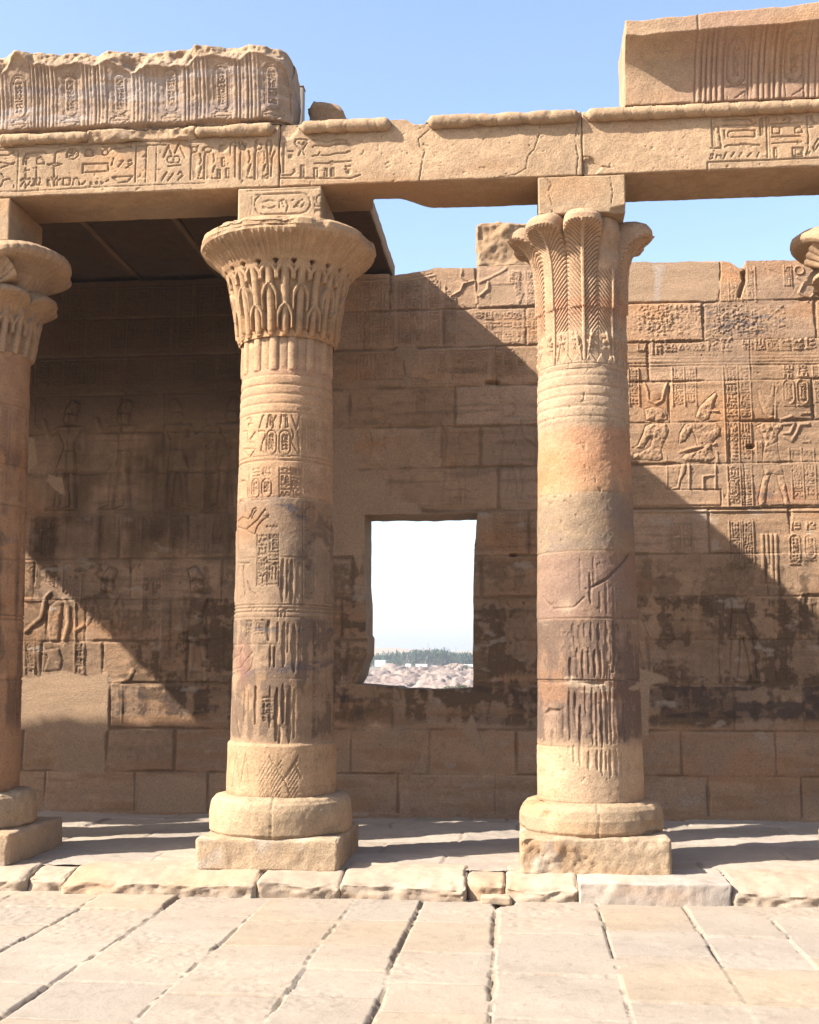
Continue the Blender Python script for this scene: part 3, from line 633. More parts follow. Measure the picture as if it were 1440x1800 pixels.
    for x in (-14, 10): parts.append((np.array([[x, YW, .05], [x, YW + TH, .05], [x, YW + TH, 6.05], [x, YW, 6.05]], float), np.array([[0, 1, 2, 3]]), np.array(SAND)))
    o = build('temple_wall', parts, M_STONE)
    tag(o, 'long carved sandstone wall behind the columns, pierced by one rectangular window opening', 'wall')
wall()
x0, z0 = WY(838, 468, YW); x1, z1 = WY(962, 386, YW)
p = block(x0, x1, YW + .02, YW + .6, 6.09, z1, res=.022, b=.05, rough=.05, chip=.9, seed=140, base=(.46, .31, .18),
          front=lambda x, z: (fbm(np.stack([x, x * 0, z], -1), 6, 141, 4) - .5) * .16)
tag(build('masonry_block', [p], origin=((x0 + x1) / 2, YW + .3, 6.09)), 'rough squared stone block left alone on top of the back wall beside the palm capital', 'stone block')

p = block(-40, 30, -14.2, -13, -.1, 6.5, res=.6, b=.05, rough=.03, seed=150, base=(.46, .32, .195))  # unseen wall, added to block low sky and ground bounce into the portico
tag(build('shade_wall', [p], origin=(0, -13.6, 0)), 'plain unseen wall added behind the viewer to deepen the portico shade', 'wall')

# ================================================================== COLUMNS
def turned(prof, nth, dz, hfun=None, seed=1, base=SAND, colf=None, rough=.006, th0=0, yc=YC, xc=0):
    """Surface of revolution about a column axis with relief hfun(theta, z) pushed outward."""
    prof = np.array(prof, float); seg = np.hypot(*np.diff(prof, axis=0).T); s = np.concatenate([[0], np.cumsum(seg)])
    n = max(int(s[-1] / dz), 4); t = np.unique(np.concatenate([np.linspace(0, s[-1], n), s])); r = np.interp(t, s, prof[:, 0]); z = np.interp(t, s, prof[:, 1])
    th = np.linspace(-math.pi, math.pi, nth, endpoint=False); TH, Z = np.meshgrid(th, z); Rr = np.broadcast_to(r[:, None], TH.shape)
    dr = np.gradient(r, t); dzz = np.gradient(z, t); nr, nz_ = dzz, -dr
    P = np.stack([xc + Rr * np.sin(TH), yc - Rr * np.cos(TH), Z], -1)
    h = (fbm(P, 6, seed, 4) - .5) * rough * 2 + (fbm(P, 34, seed + 1, 2) - .5) * rough * .6
    if hfun is not None: h = h + hfun(TH, Z, P)
    Q = P.copy(); Q[..., 0] += h * nr[:, None] * np.sin(TH); Q[..., 1] -= h * nr[:, None] * np.cos(TH); Q[..., 2] += h * nz_[:, None]
    c = stone(P, seed + 2, base); c = colf(TH, Z, P, c) if colf else c
    return Q, gfaces(len(t), nth, True), c
def disc(r, z, xc, base=SAND, n=48):
    th = np.linspace(-math.pi, math.pi, n, endpoint=False); rr = np.array([r, r * .5, .001])
    V = np.stack([xc + rr[:, None] * np.sin(th), YC - rr[:, None] * np.cos(th), np.full((3, n), z)], -1); return V, gfaces(3, n, True), np.array(base)

RU = .40                                          # carving is laid out on a drum unrolled at this radius
def shaft_field(): return Field(np.linspace(-math.pi, math.pi, 420, endpoint=False) * RU, np.arange(.6, 4.2, .0075))
def on_shaft(F, wear=None):
    def f(TH, Z, P):
        i = np.clip(np.round((TH + math.pi) / (2 * math.pi) * 420).astype(int) % 420, 0, 419); j = np.clip(np.round((Z - .6) / .0075).astype(int), 0, len(F.v) - 1)
        h = (F.h + F.c)[j, i]
        return h if wear is None else h * wear(TH, Z, P)
    return f
def gouges(F, seed, rows):
    r = np.random.RandomState(seed)
    for u0, u1, v0, v1, n, wd, dp in rows:
        for k in range(n):
            u = r.uniform(u0, u1); c = r.uniform(v0, v1); L = r.uniform(.12, .34) * min(1, (v1 - v0) / .35); F.gouge(u, c - L / 2, c + L / 2, r.uniform(.6, 1.25) * wd, r.uniform(.6, 1.1) * dp, r.uniform(-.008, .008))
def around(F, z0, z1, seed, kind):
    """carve a register right round the drum"""
    r = np.random.RandomState(seed); u = -math.pi * RU + .02; H = z1 - z0
    while u < math.pi * RU - .2:
        if kind == 'text' or r.rand() < .5:
            for k in range(r.randint(1, 3)):
                F.stroke([(u, z0), (u, z1)], .009, -.007); text(F, u + .02, u + .085, z0, z1, r.randint(9999), -.008, .009); u += .105
            F.stroke([(u, z0), (u, z1)], .009, -.007); u += .05
        elif H > .6: person_relief(F, u + .16, z0, H * .94, 1 if r.rand() < .5 else -1, .010, r.randint(3), .012); u += .42
        else: cartouche(F, u, u + .08, z0 + .03, z1 - .08, r.randint(9999), -.009, .010); u += .12

def carve_bell_column():
    F = shaft_field(); C = lambda pts, ox=380, oy=640, s=4.0909: [(lambda q: (q[0] * RU, q[1]))(CYL(ox + a / s, oy + b / s, -1.99, YC, .40)) for a, b in pts]
    for z in (3.405, 3.37, 2.165, 2.135, 2.19): F.stroke([(-1.3, z), (1.3, z)], .013, -.010)
    for z in (3.066, 2.576, 2.092, 1.60, 1.875): F.stroke([(-1.3, z), (1.3, z + .004)], .006, -.006)
    # upper register: papyrus crest over two cartouches
    for a in ([(305, 455), (330, 370), (345, 365)], [(360, 455), (375, 370), (395, 360), (410, 440), (400, 460)], [(385, 370), (390, 440)], [(430, 370), (405, 420)], [(460, 455), (470, 365)], [(485, 370), (510, 365), (520, 450), (495, 455)],
              [(500, 370), (500, 440)], [(545, 370), (580, 465), (605, 360)], [(225, 455), (225, 430), (250, 425), (235, 380), (215, 395)], [(180, 490), (220, 480), (225, 560), (270, 570), (240, 540), (275, 490)], [(190, 610), (280, 610), (240, 670), (190, 620)],
              [(300, 480), (345, 480), (350, 520), (330, 560), (320, 620), (350, 640)], [(545, 470), (560, 500), (545, 560), (580, 620), (600, 650), (590, 480)]): F.stroke(C(a), .012, -.011)
    for x0, x1, y0, y1, sd in ((362, 430, 475, 645, 1), (455, 535, 475, 650, 2), (258, 308, 825, 960, 3), (330, 397, 825, 955, 4)):
        (a, t), (b, bt) = C([(x0, y0), (x1, y1)]); cartouche(F, a, b, bt, t, sd, -.010, .011)
    for x0, x1, y0, y1, sd in ((265, 310, 750, 815, 5), (335, 395, 745, 815, 6), (465, 530, 750, 955, 7), (550, 605, 750, 955, 8), (305, 360, 1225, 1600, 9), (380, 440, 1225, 1600, 10), (360, 440, 1160, 1210, 11), (30 + 150, 330, 1750, 1790, 12)):
        (a, t), (b, bt) = C([(x0, y0), (x1, y1)]); text(F, a, b, bt, t, sd, -.010, .011)
    for x, y0, y1 in ((455, 745, 955), (540, 745, 955), (610, 745, 955), (295, 1225, 1600), (368, 1225, 1600), (450, 1225, 1600)):
        F.stroke(C([(x, y0), (x, y1)]), .010, -.010)
    F.stroke(C([(165, 850), (185, 838), (215, 842), (228, 880), (225, 950)]), .014, -.013); F.stroke(C([(235, 790), (240, 955)]), .010, -.008)
    for a in ([(160, 1130), (190, 1100), (230, 1115), (250, 1085), (262, 1045), (285, 1030), (292, 1045), (270, 1070), (255, 1110)], [(160, 1170), (215, 1190), (260, 1150), (300, 1115), (335, 1065), (355, 1040)], [(215, 1190), (275, 1225), (300, 1160), (340, 1115), (380, 1100)],
              [(165, 1000), (175, 985), (205, 990), (212, 1060)], [(165, 1180), (160, 1670)], [(205, 1430), (195, 1480), (215, 1665)], [(150, 1430), (245, 1430)], [(230, 1560), (255, 1640), (290, 1660)]): F.stroke(C(a), .012, -.012)
    q = C([(360, 1075)])[0]; F.ell(q[0], q[1], .022, .022, .012); F.ell(q[0], q[1], .026, .026, -.010, .009)
    F.stroke(C([(590, 320), (680, 325), (650, 345), (610, 335)]), .014, -.012)
    E = lambda pts: C(pts, 380, 1000, 3.2143)
    for x0, x1, y0, y1, sd in ((175, 205, 295, 390, 21), (228, 265, 290, 390, 22), (345, 400, 215, 280, 23), (180, 280, 215, 260, 24), (210, 320, 600, 635, 25), (270, 320, 720, 880, 26)):
        (a, t), (b, bt) = E([(x0, y0), (x1, y1)]); text(F, a, b, bt, t, sd, -.010, .011)
    for a in ([(90, 520), (140, 490), (160, 440), (150, 420)], [(95, 580), (150, 560), (190, 500), (215, 470)], [(170, 600), (205, 560), (215, 510)], [(105, 690), (150, 740), (120, 690)], [(100, 770), (95, 960)], [(120, 790), (145, 950)]): F.stroke(E(a), .012, -.011)
    for a, b in ((3.44, 3.72), (3.09, 3.34), (2.22, 3.04)):
        G = shaft_field(); around(G, a, b, int(a * 100), 'text' if b - a < .5 else 'mix'); bk = (G.u > .21) | (G.u < -.40); F.h[:, bk] = np.maximum(F.h, G.h)[:, bk]; F.c[:, bk] = np.minimum(F.c, G.c)[:, bk]
    G = shaft_field(); around(G, 1.13, 2.08, 5, 'mix'); bk = (G.u > .32) | (G.u < -.45); F.c[:, bk] = np.minimum(F.c, G.c)[:, bk]
    # long wear grooves rubbed into the drums by visitors
    def gz(lst, s=3.2143, oy=1000, ox=380):
        for x, y0, y1, w, dp in lst:
            u, t = C([(x, y0)], ox, oy, s)[0]; _, b_ = C([(x, y1)], ox, oy, s)[0]; F.gouge(u, b_, t, w, dp)
    gz([(480, 1395, 1720, .05, .024), (515, 1400, 1690, .035, .016), (545, 1400, 1740, .045, .022), (590, 1420, 1700, .03, .014), (570, 1640, 1780, .03, .012)], 4.0909, 640)
    gz([(300, 290, 410, .05, .03), (310, 430, 560, .028, .02), (332, 440, 560, .028, .018), (350, 300, 420, .03, .02), (385, 300, 560, .045, .022), (405, 310, 480, .028, .016), (440, 310, 590, .05, .026), (470, 320, 600, .035, .016),
        (172, 670, 870, .03, .014), (232, 660, 880, .036, .024), (195, 690, 850, .028, .012), (310, 660, 900, .03, .016), (345, 670, 980, .045, .028), (380, 650, 880, .04, .024), (415, 660, 985, .05, .026), (440, 680, 960, .035, .018), (360, 880, 990, .04, .026)])
    for k, x in enumerate((300, 320, 340, 360, 440)):
        for j in range(7):
            y = 1080 + j * 30; F.stroke(E([(x - 50 + j * 3, y + 90), (x - 10, y + 10)]) if k < 3 else E([(x + 10, y), (x - 35, y + 80)]), .008, -.007)
    F.stroke(E([(455, 1055), (380, 1190)]), .014, -.014); F.stroke(E([(310, 1060), (385, 1190), (420, 1290)]), .010, -.010); F.stroke(E([(440, 1110), (470, 1180)]), .010, -.008)
    for k in range(26):
        u = -1.2 + k * .095
        if not -.25 < u < .25: F.stroke([(u, .75), (u + .05, 1.02), (u + .1, .75)], .008, -.006)
    return F
def band_colour(stops, seed, wob=.05):
    zs = [s[0] for s in stops]; cs = np.array([s[1] for s in stops])
    def f(TH, Z, P, c):
        zz = Z + (fbm(P, 4, seed, 3) - .5) * wob * .8; b = np.stack([np.interp(zz, zs, cs[:, k]) for k in range(3)], -1)
        return c / np.array(SAND) * b * np.array((1.02, .97, .95)) * (1 - .20 * ss(1.05, 1.2, zz) * (1 - ss(3.0, 3.1, zz)))[..., None]
    return f
def bell_colour(TH, Z, P, c):
    c = band_colour([(.69, (.50, .355, .21)), (1.08, (.50, .35, .205)), (1.13, (.40, .285, .18)), (1.58, (.42, .30, .19)), (2.1, (.41, .295, .19)), (2.6, (.42, .305, .195)), (3.05, (.43, .31, .20)), (3.08, (.49, .315, .185)), (3.5, (.51, .345, .20)), (4.1, (.52, .345, .20)), (4.45, (.52, .35, .205))], 301)(TH, Z, P, c)
    vs = fbm(P, (16, 16, 3), 303, 4); bl = fbm(P, 5, 304, 4); hs = fbm(P, (3, 3, 14), 305, 4)
    m = ss(1.08, 1.2, Z) * (1 - ss(2.05, 2.12, Z)) * ss(.42, .62, .5 * bl + .5 * vs) + .55 * ss(2.1, 2.2, Z) * (1 - ss(2.98, 3.05, Z)) * ss(.46, .64, bl) * ss(-.25, .25, TH)
    m = ss(.30, .62, m + .9 * (fbm(P, 30, 307, 4) - .5) * (m > .03)); c = mix(c, np.array((.17, .118, .082)), .74 * m)
    hs = fbm(P, (9, 9, 34), 306, 4); ink = ss(.44, .60, hs) * (1 - ss(.02, .055, np.abs(Z - 3.035 + .26 * np.clip(TH - .1, 0, 9)))) * ss(-.15, .1, TH) * (1 - ss(.6, .85, TH)); c = mix(c, np.array((.13, .11, .11)), .8 * ink)
    ink = ss(.46, .60, hs) * ((1 - ss(.02, .07, np.abs(Z - 1.68 - .03 * TH))) + (1 - ss(.01, .04, np.abs(Z - 2.0)))); c = mix(c, np.array((.15, .12, .11)), .75 * np.clip(ink, 0, 1))
    c = mix(c, np.array((.34, .16, .12)), .45 * (1 - ss(.10, .30, np.hypot((TH + .75) / 1.6, Z - 1.74) * 1.2)) * ss(.4, .6, bl))
    red = ss(4.08, 4.10, Z) * (1 - ss(4.14, 4.18, Z)); c = mix(c, np.array((.50, .29, .18)), .6 * red)
    return c
def palm_colour(TH, Z, P, c):
    c = band_colour([(.67, (.53, .395, .25)), (1.07, (.53, .385, .235)), (1.12, (.42, .305, .20)), (1.3, (.36, .255, .18)), (1.58, (.34, .24, .17)), (2.06, (.37, .255, .17)), (2.09, (.36, .25, .175)), (2.59, (.40, .285, .195)), (2.62, (.42, .32, .21)), (3.06, (.44, .325, .205)), (3.09, (.50, .315, .175)), (3.3, (.52, .30, .165)),
                     (3.58, (.52, .31, .18)), (3.64, (.50, .375, .245)), (4.4, (.51, .375, .24)), (4.56, (.53, .33, .20)), (4.66, (.53, .31, .18)), (4.70, (.52, .355, .215)), (5.4, (.52, .36, .22))], 321, .035)(TH, Z, P, c)
    vs = fbm(P, (17, 17, 2.5), 323, 4); bl = fbm(P, 4.5, 324, 4); hs = fbm(P, (3, 3, 15), 325, 4)
    m = ss(1.06, 1.2, Z) * (1 - ss(2.05, 2.09, Z)) * np.clip(2.4 * (.55 * vs + .45 * bl) - .85, 0, 1)
    m = ss(.22, .60, m * 1.25 + .9 * (fbm(P, 30, 327, 4) - .5) * (m > .03)); c = mix(c, np.array((.15, .104, .078)), .74 * m); c = mix(c, np.array((.52, .40, .27)), .7 * ss(.60, .7, hs) * ss(1.3, 1.6, Z) * (1 - ss(2.0, 2.1, Z)))
    m = ss(2.07, 2.1, Z) * (1 - ss(2.58, 2.6, Z)); c = mix(c, np.array((.27, .175, .13)), .5 * m * ss(.42, .6, bl)); c = mix(c, np.array((.50, .37, .25)), .6 * m * ss(.30, .0, np.hypot((TH + .45) / .9, (Z - 2.17) / .4)))
    m = ss(2.6, 2.63, Z) * (1 - ss(3.05, 3.08, Z)); c = mix(c, np.array((.24, .18, .15)), .5 * m * ss(.5, .66, .5 * bl + .5 * hs)); c = mix(c, np.array((.25, .19, .15)), .55 * ss(.2, .6, TH) * ss(2.5, 2.7, Z) * (1 - ss(3.1, 3.3, Z)) * ss(.4, .6, bl))
    return c
def plain_colour(TH, Z, P, c):
    c = c * np.array((.96, .85, .76)); vs = fbm(P, (14, 14, 2.2), 343, 4); bl = fbm(P, 4, 344, 4)
    m = ss(1.1, 1.3, Z) * (1 - ss(3.4, 3.7, Z)) * ss(.46, .62, .5 * vs + .5 * bl); return mix(c, np.array((.17, .11, .075)), .75 * m)
def rings(z0, z1, n, d):
    def f(Z):
        t = (Z - z0) / (z1 - z0); k = (t * n) % 1; return ((t > -.02) & (t < 1.02)) * (d * np.clip(1 - np.abs(2 * k - 1) ** 5, 0, 1) - d * .6)
    return f

def plinth_parts(root, xc, seed, ztop, dz_top, r_drum, rs, hw=.563):
    p = block(xc - .563, xc + hw, YC - .56, YC + .56, ZF - .03, ztop, res=.018, b=.03, rough=.010, chip=.9, seed=seed, base=(.50, .37, .235),
              front=lambda x, z: -.026 * rs * ss(.54, .68, fbm(np.stack([x, x * 0, z], -1), 4.5, seed + 3, 4)) * (.4 + fbm(np.stack([x, x * 0, z], -1), 30, seed + 4, 3)) + (fbm(np.stack([x, x * 0, z], -1), 38, seed + 5, 3) - .5) * .018 * rs,
              cm=lambda P, c: mix(c, np.array((.56, .48, .38)), .6 * ss(.6, .72, fbm(P, 5, seed + 6, 3))))
    build('plinth', [p], M_STONE, root, origin=root.location)
    def hf(TH, Z, P):
        e = ss(.50, .66, fbm(P, 4, seed + 11, 3)); crack = 1 - ss(.0, .016, np.abs(TH - .06 - (fbm(P, 9, seed + 12, 3) - .5) * .12)); crack2 = 1 - ss(.0, .014, np.abs(TH - 2.2))
        return -.022 * e * (.4 + fbm(P, 28, seed + 13, 3)) * rs - .012 * np.maximum(crack, crack2)
    d = turned([(.02, ztop - .01), (r_drum - .02, ztop - .01), (r_drum, ztop + .02), (r_drum + .002, (ztop + dz_top) / 2), (r_drum - .003, dz_top - .10), (r_drum - .016, dz_top - .05), (r_drum - .045, dz_top - .016), (r_drum - .09, dz_top - .003), (.40, dz_top + .004), (.30, dz_top + .004)],
               300, .014, hf, seed + 20, (.50, .365, .225), None, .009, xc=xc)
    build('base_drum', [d], M_STONE, root, origin=root.location)

def abacus(root, xc, z0, z1, seed, Fd=None, worn=0):
    fs = Fd.sample() if Fd else (lambda x, z: 0 * x)
    p = block(xc - .353, xc + .353, 9.42, 10.12, z0, z1 - .003, res=.02, rx=.0075, rz=.0075, b=.014, rough=.006, chip=.7, seed=seed, front=fs, base=(.52, .365, .22))
    build('abacus', [p], M_STONE, root, origin=root.location)

# ---- the column with the bell capital
def bell_capital(root, xc):
    Nn = 22
    def hf(TH, Z, P):
        q = TH * Nn / (2 * math.pi); i = np.floor(q); ph = q - i - .5; even = (i % 2) == 0; A = np.abs(ph)
        body = ss(4.404, 4.412, Z) * (1 - ss(5.0, 5.03, Z))
        stem = np.sqrt(np.clip(1 - (A / .29) ** 2, 0, 1)) * .040
        h = -.046 + stem
        def arch(zt, hh, on, wmax, lift):
            k = np.clip((zt - Z) / hh, 0, 1); wv = wmax * np.clip(k * 1.9, 0, 1) ** .5; rib = 1 - ss(.08, .17, np.abs(A - wv)); cap = (Z < zt + .012) * (Z > zt - hh) * on
            return rib * cap * lift
        h = np.maximum(h, -.046 + .050 * arch(4.665, .20, even, .52, 1)); h = np.maximum(h, -.046 + .050 * arch(4.835, .22, ~even, .52, 1))
        h = np.maximum(h, -.046 + .048 * arch(4.985, .12, A < 9, .48, 1))
        tip = ss(4.93, 4.99, Z); h = h * (1 - tip) + (-.004) * tip
        ridge = .5 * (1 - ss(0, .04, np.abs((Z * 55 + A * 6) % 1 - .5))) * .006 * (h < -.02); h = h - ridge
        dia = (np.abs(ph) > .30) * (1 - ss(.6, 1, np.abs(Z - 5.012) / .034 + (.5 - A) / .20)); h = h - .06 * dia
        bot = 1 - ss(4.43, 4.48, Z); h = h - .012 * bot * ss(.2, .4, A)
        h = h * body
        up = ss(5.04, 5.08, Z) * (1 - ss(5.19, 5.215, Z)); g = ss(.36, .42, A) * (1 - ss(.44, .49, A)); h = h - .006 * g * up + .010 * up * ((1 - ss(.02, .07, np.abs(A - .27))) + (1 - ss(.02, .06, A)))
        lipn = fbm(P, 7, 401, 4); h = h - ss(5.19, 5.24, Z) * (1 - ss(5.30, 5.36, Z)) * (.030 * ss(.45, .75, lipn) + .03 * (1 - ss(.1, .35, np.abs(TH + .05))))
        return h
    prof = [(.40, 4.405), (.425, 4.415), (.438, 4.45), (.452, 4.60), (.478, 4.75), (.507, 4.90), (.535, 5.0), (.575, 5.07), (.635, 5.135), (.70, 5.185), (.742, 5.215), (.757, 5.25), (.748, 5.30), (.70, 5.335), (.60, 5.365), (.40, 5.392), (.2, 5.395)]
    return turned(prof, 900, .0075, hf, 402, (.525, .345, .195), None, .005, xc=xc)
def make_bell_column():
    xc = -1.99; root = thing('bell_capital_column', 'complete sandstone column with a wide bell capital of papyrus stems, standing left of the window', 'column', (xc, YC, ZF), 'columns of the portico')
    plinth_parts(root, xc, 410, .391, .690, .574, .35)
    F = carve_bell_column(); rg = rings(3.765, 4.085, 4, .010); fl = on_shaft(F)
    def hf(TH, Z, P):
        fluted = ss(4.12, 4.135, Z) * (1 - ss(4.43, 4.44, Z)); q = (TH * 30 / (2 * math.pi)) % 1; h = fl(TH, Z, P) * (.55 + .7 * ss(.3, .6, fbm(P, 3.5, 415, 3))) + rg(Z) + fluted * (.017 * np.sqrt(np.clip(1 - (2 * q - 1) ** 2, 0, 1)) * (.5 + 1.0 * (np.floor(TH * 30 / (2 * math.pi)) % 2)) - .012)
        h = h + .02 * ss(1.10, 1.08, Z + (fbm(P, 5, 416, 3) - .5) * .03)
        return h
    sh = turned([(.3, .68), (.425, .68), (.43, .70), (.425, 1.0), (.412, 2.0), (.403, 2.6), (.395, 3.4), (.390, 3.76), (.383, 4.08), (.381, 4.12), (.379, 4.43), (.3, 4.43)], 520, .0075, hf, 417, SAND, bell_colour, .006, xc=xc)
    build('shaft', [sh], M_STONE, root, origin=root.location)
    build('capital', [bell_capital(root, xc)], M_STONE, root, origin=root.location)
    Fd = Field(np.arange(xc - .36, xc + .36, .006), np.arange(5.38, 5.70, .006)); A = lambda pts: tr(pts, 300, 190, 4, 9.42)
    (a, t), (b, bt) = A([(595, 605), (985, 735)]); Fd.stroke(rrect(a, b, bt, t), .012, -.011, True); Fd.stroke(A([(600, 605), (960, 598)]), .010, -.010); Fd.stroke(A([(575, 620), (570, 745)]), .012, -.010); Fd.stroke(A([(540, 580), (1115, 555)]), .010, -.008)
    for g_ in ([(650, 660), (690, 645), (735, 650)], [(655, 690), (690, 705), (735, 690)], [(650, 700), (720, 700)], [(765, 700), (770, 650), (800, 640)], [(785, 660), (800, 690)], [(850, 650), (870, 640)], [(870, 695), (930, 640)], [(890, 680), (920, 700), (945, 660)], [(905, 655), (880, 690)],
               [(1010, 620), (1020, 690), (1100, 680), (1105, 620)], [(1015, 715), (1105, 710)], [(1015, 730), (1105, 728)], [(815, 640), (830, 680), (820, 720)]): Fd.stroke(A(g_), .011, -.011)
    q = A([(1062, 640)])[0]; Fd.ell(q[0], q[1], .04, .04, -.011, .011)
    abacus(root, xc, 5.375, 5.683, 420, Fd)
    return root
bell_col = make_bell_column()

# ---- the column with the palm capital
def make_palm_column():
    xc = .512; root = thing('palm_capital_column', 'sandstone column with a palm leaf capital and an orange and purple stained shaft, right of the window', 'column', (xc, YC, ZF), 'columns of the portico')
    plinth_parts(root, xc, 440, .432, .660, .566, 1.0)
    F = shaft_field(); C = lambda pts, ox, oy, s: [(lambda q: (q[0] * RU, q[1]))(CYL(ox + a / s, oy + b / s, xc, YC, .385)) for a, b in pts]
    for z, w in ((3.076, .007), (2.603, .008), (2.073, .009), (1.595, .012), (1.08, .006)): F.stroke([(-1.3, z), (1.3, z + .006)], w, -.009)
    def gz(lst, s, oy):
        for x, y0, y1, w, dp in lst:
            u, t = C([(x, y0)], 900, oy, s)[0]; _, b_ = C([(x, y1)], 900, oy, s)[0]; F.gouge(u, b_, t, w, dp)
    gz([(535, 1200, 1420, .03, .025), (470, 1100, 1330, .03, .010), (560, 1090, 1300, .03, .010), (600, 1330, 1480, .03, .012), (640, 1260, 1490, .028, .014), (690, 1300, 1500, .028, .014), (720, 1390, 1520, .02, .010)], 3.9133, 700)
    F.stroke(C([(550, 1300), (640, 1250), (720, 1170), (795, 1075)], 900, 700, 3.9133), .022, -.018); F.stroke(C([(230, 1370), (290, 1450), (430, 1440), (500, 1370)], 900, 700, 3.9133), .018, -.008)
    gz([(390, 130, 225, .03, .02), (425, 140, 230, .022, .014), (460, 130, 210, .03, .014), (500, 120, 240, .03, .016), (545, 130, 240, .03, .016), (590, 110, 480, .035, .020), (632, 110, 400, .03, .018), (665, 140, 360, .028, .016),
        (375, 340, 490, .035, .030), (415, 280, 470, .035, .026), (450, 290, 480, .030, .022), (485, 280, 450, .03, .018), (520, 290, 470, .032, .030), (555, 290, 470, .028, .022), (580, 260, 470, .028, .018), (610, 380, 490, .028, .016), (650, 370, 490, .025, .012), (672, 380, 480, .02, .01),
        (370, 540, 880, .032, .024), (405, 560, 800, .035, .026), (435, 640, 900, .034, .028), (465, 520, 700, .03, .020), (505, 530, 900, .034, .020), (530, 560, 910, .03, .018), (560, 540, 920, .035, .024), (590, 560, 900, .032, .024), (612, 520, 900, .028, .020), (660, 560, 890, .034, .020), (690, 620, 880, .026, .016), (335, 650, 850, .028, .016), (300, 700, 860, .02, .01),
        (400, 900, 1020, .028, .016), (435, 870, 1030, .03, .014), (488, 940, 1060, .034, .020), (535, 930, 1060, .03, .02), (562, 930, 1095, .032, .022), (588, 940, 1060, .026, .016), (610, 930, 1110, .03, .018), (645, 930, 1100, .028, .018), (678, 950, 1100, .026, .016), (345, 1050, 1075, .06, .014)], 3.6, 1060)
    gouges(F, 6, [(.5, 1.2, 1.2, 2.0, 22, .03, .014), (-1.25, -.5, 1.2, 2.0, 18, .03, .012)])
    for a in ([(160, 500), (240, 490), (370, 488), (380, 505), (300, 515), (235, 505)], [(400, 495), (580, 492), (585, 515), (520, 522)], [(250, 660), (330, 668), (300, 700), (220, 700)]):
        F.poly(C(a, 900, 1060, 3.6), -.022, .02)
    rg = rings(3.69, 4.03, 4, .009); fl = on_shaft(F)
    def hf(TH, Z, P):
        scour = ss(1.12, 1.2, Z) * (1 - ss(2.0, 2.07, Z)) * ss(.8, .4, np.abs(TH)) * (fbm(P, (22, 22, 4), 447, 3) - .5) * .026
        return fl(TH, Z, P) + rg(Z) + scour - .006 * ss(.76, .82, fbm(P, 26, 448, 2)) + .004 * ss(3.64, 3.66, Z) * (1 - ss(4.06, 4.08, Z))
    sh = turned([(.3, .65), (.415, .65), (.422, .67), (.42, .9), (.409, 1.6), (.400, 2.4), (.388, 3.1), (.377, 3.5), (.373, 3.67), (.367, 4.05), (.363, 4.10), (.3, 4.10)], 520, .0075, hf, 449, SAND, palm_colour, .007, xc=xc)
    build('shaft', [sh], M_STONE, root, origin=root.location)
    # palm capital: nine fronds, each curling out at the tip
    prof = np.array([(.366, 4.09), (.372, 4.12), (.360, 4.135), (.357, 4.30), (.358, 4.60), (.363, 4.85), (.377, 5.0), (.41, 5.10), (.462, 5.175), (.525, 5.222), (.572, 5.235), (.592, 5.255), (.590, 5.30), (.555, 5.345), (.48, 5.375), (.40, 5.385), (.3, 5.385)])
    seg = np.hypot(*np.diff(prof, axis=0).T); s = np.concatenate([[0], np.cumsum(seg)]); t = np.linspace(0, s[-1], 270); pr = np.interp(t, s, prof[:, 0]); pz = np.interp(t, s, prof[:, 1])
    nth = 900; th = np.linspace(-math.pi, math.pi, nth, endpoint=False); TH, _ = np.meshgrid(th, t); Rr = pr[:, None] + 0 * TH; Z = pz[:, None] + 0 * TH; NF = 9
    q = (TH + .0) * NF / (2 * math.pi) + .5; fi = np.floor(q).astype(int); ph = (q - fi) * 2 - 1; A = np.abs(ph); k = np.sqrt(np.clip(1 - A ** 3.4, 0, 1))
    tip = ss(4.85, 5.25, Z); broken = np.isin(fi % NF, (1,)) * 1.0; bn = fbm(np.stack([np.sin(TH), np.cos(TH), Z], -1), 6, 452, 3)
    out = (Rr - .36) * (.16 + .84 * k) * (1 - .82 * broken * ss(4.9, 5.1, Z)); Rn = .36 + out; Zn = Z - (1 - k) * .10 * tip
    Rn = Rn + .016 * (1 - A ** 2) * ss(4.2, 4.4, Z) - .007 * ss(.88, 1, A) * ss(4.15, 4.25, Z) * (1 - tip)
    Rn = np.where(Rr < .358, np.minimum(Rn, Rr), Rn)
    xw = ph * .125 * (Rn / .36); under = (t[:, None] < s[11]) + 0 * TH
    ve = (Z + np.maximum(s[8] * 0, 0) - np.abs(xw) * 1.35 + np.where(Z > 5.0, (Rn - .377) * .6, 0)) / .040; g = np.abs(ve % 1 - .5) * 2
    vein = ss(.55, .05, g) * ss(4.36, 4.46, Z) * under * ss(.07, .12, A) * (1 - broken * ss(4.88, 4.95, Z + (bn - .5) * .2)) * ss(1.0, .93, A)
    rib = (1 - ss(.05, .11, A)) * under * ss(4.12, 4.16, Z) * (1 - broken * ss(4.9, 4.95, Z))
    low = ss(4.14, 4.17, Z) * (1 - ss(4.36, 4.42, Z)); P3 = np.stack([np.sin(TH) * .36, np.cos(TH) * .36, Z], -1)
    berries = low * ss(.12, .2, A) * ss(.95, .5, A) * ss(4.22, 4.27, Z) * ss(.45, .6, fbm(P3, 42, 453, 2)) * .014 + low * (1 - ss(.03, .09, np.abs(A - .18 - (Z - 4.16) * 1.4))) * .008
    scal = (Z < 4.21) * (Z > 4.13) * ((.5 - np.abs((TH * 24 / (2 * math.pi)) % 1 - .5)) * 2 > (Z - 4.13) / .08) * .010
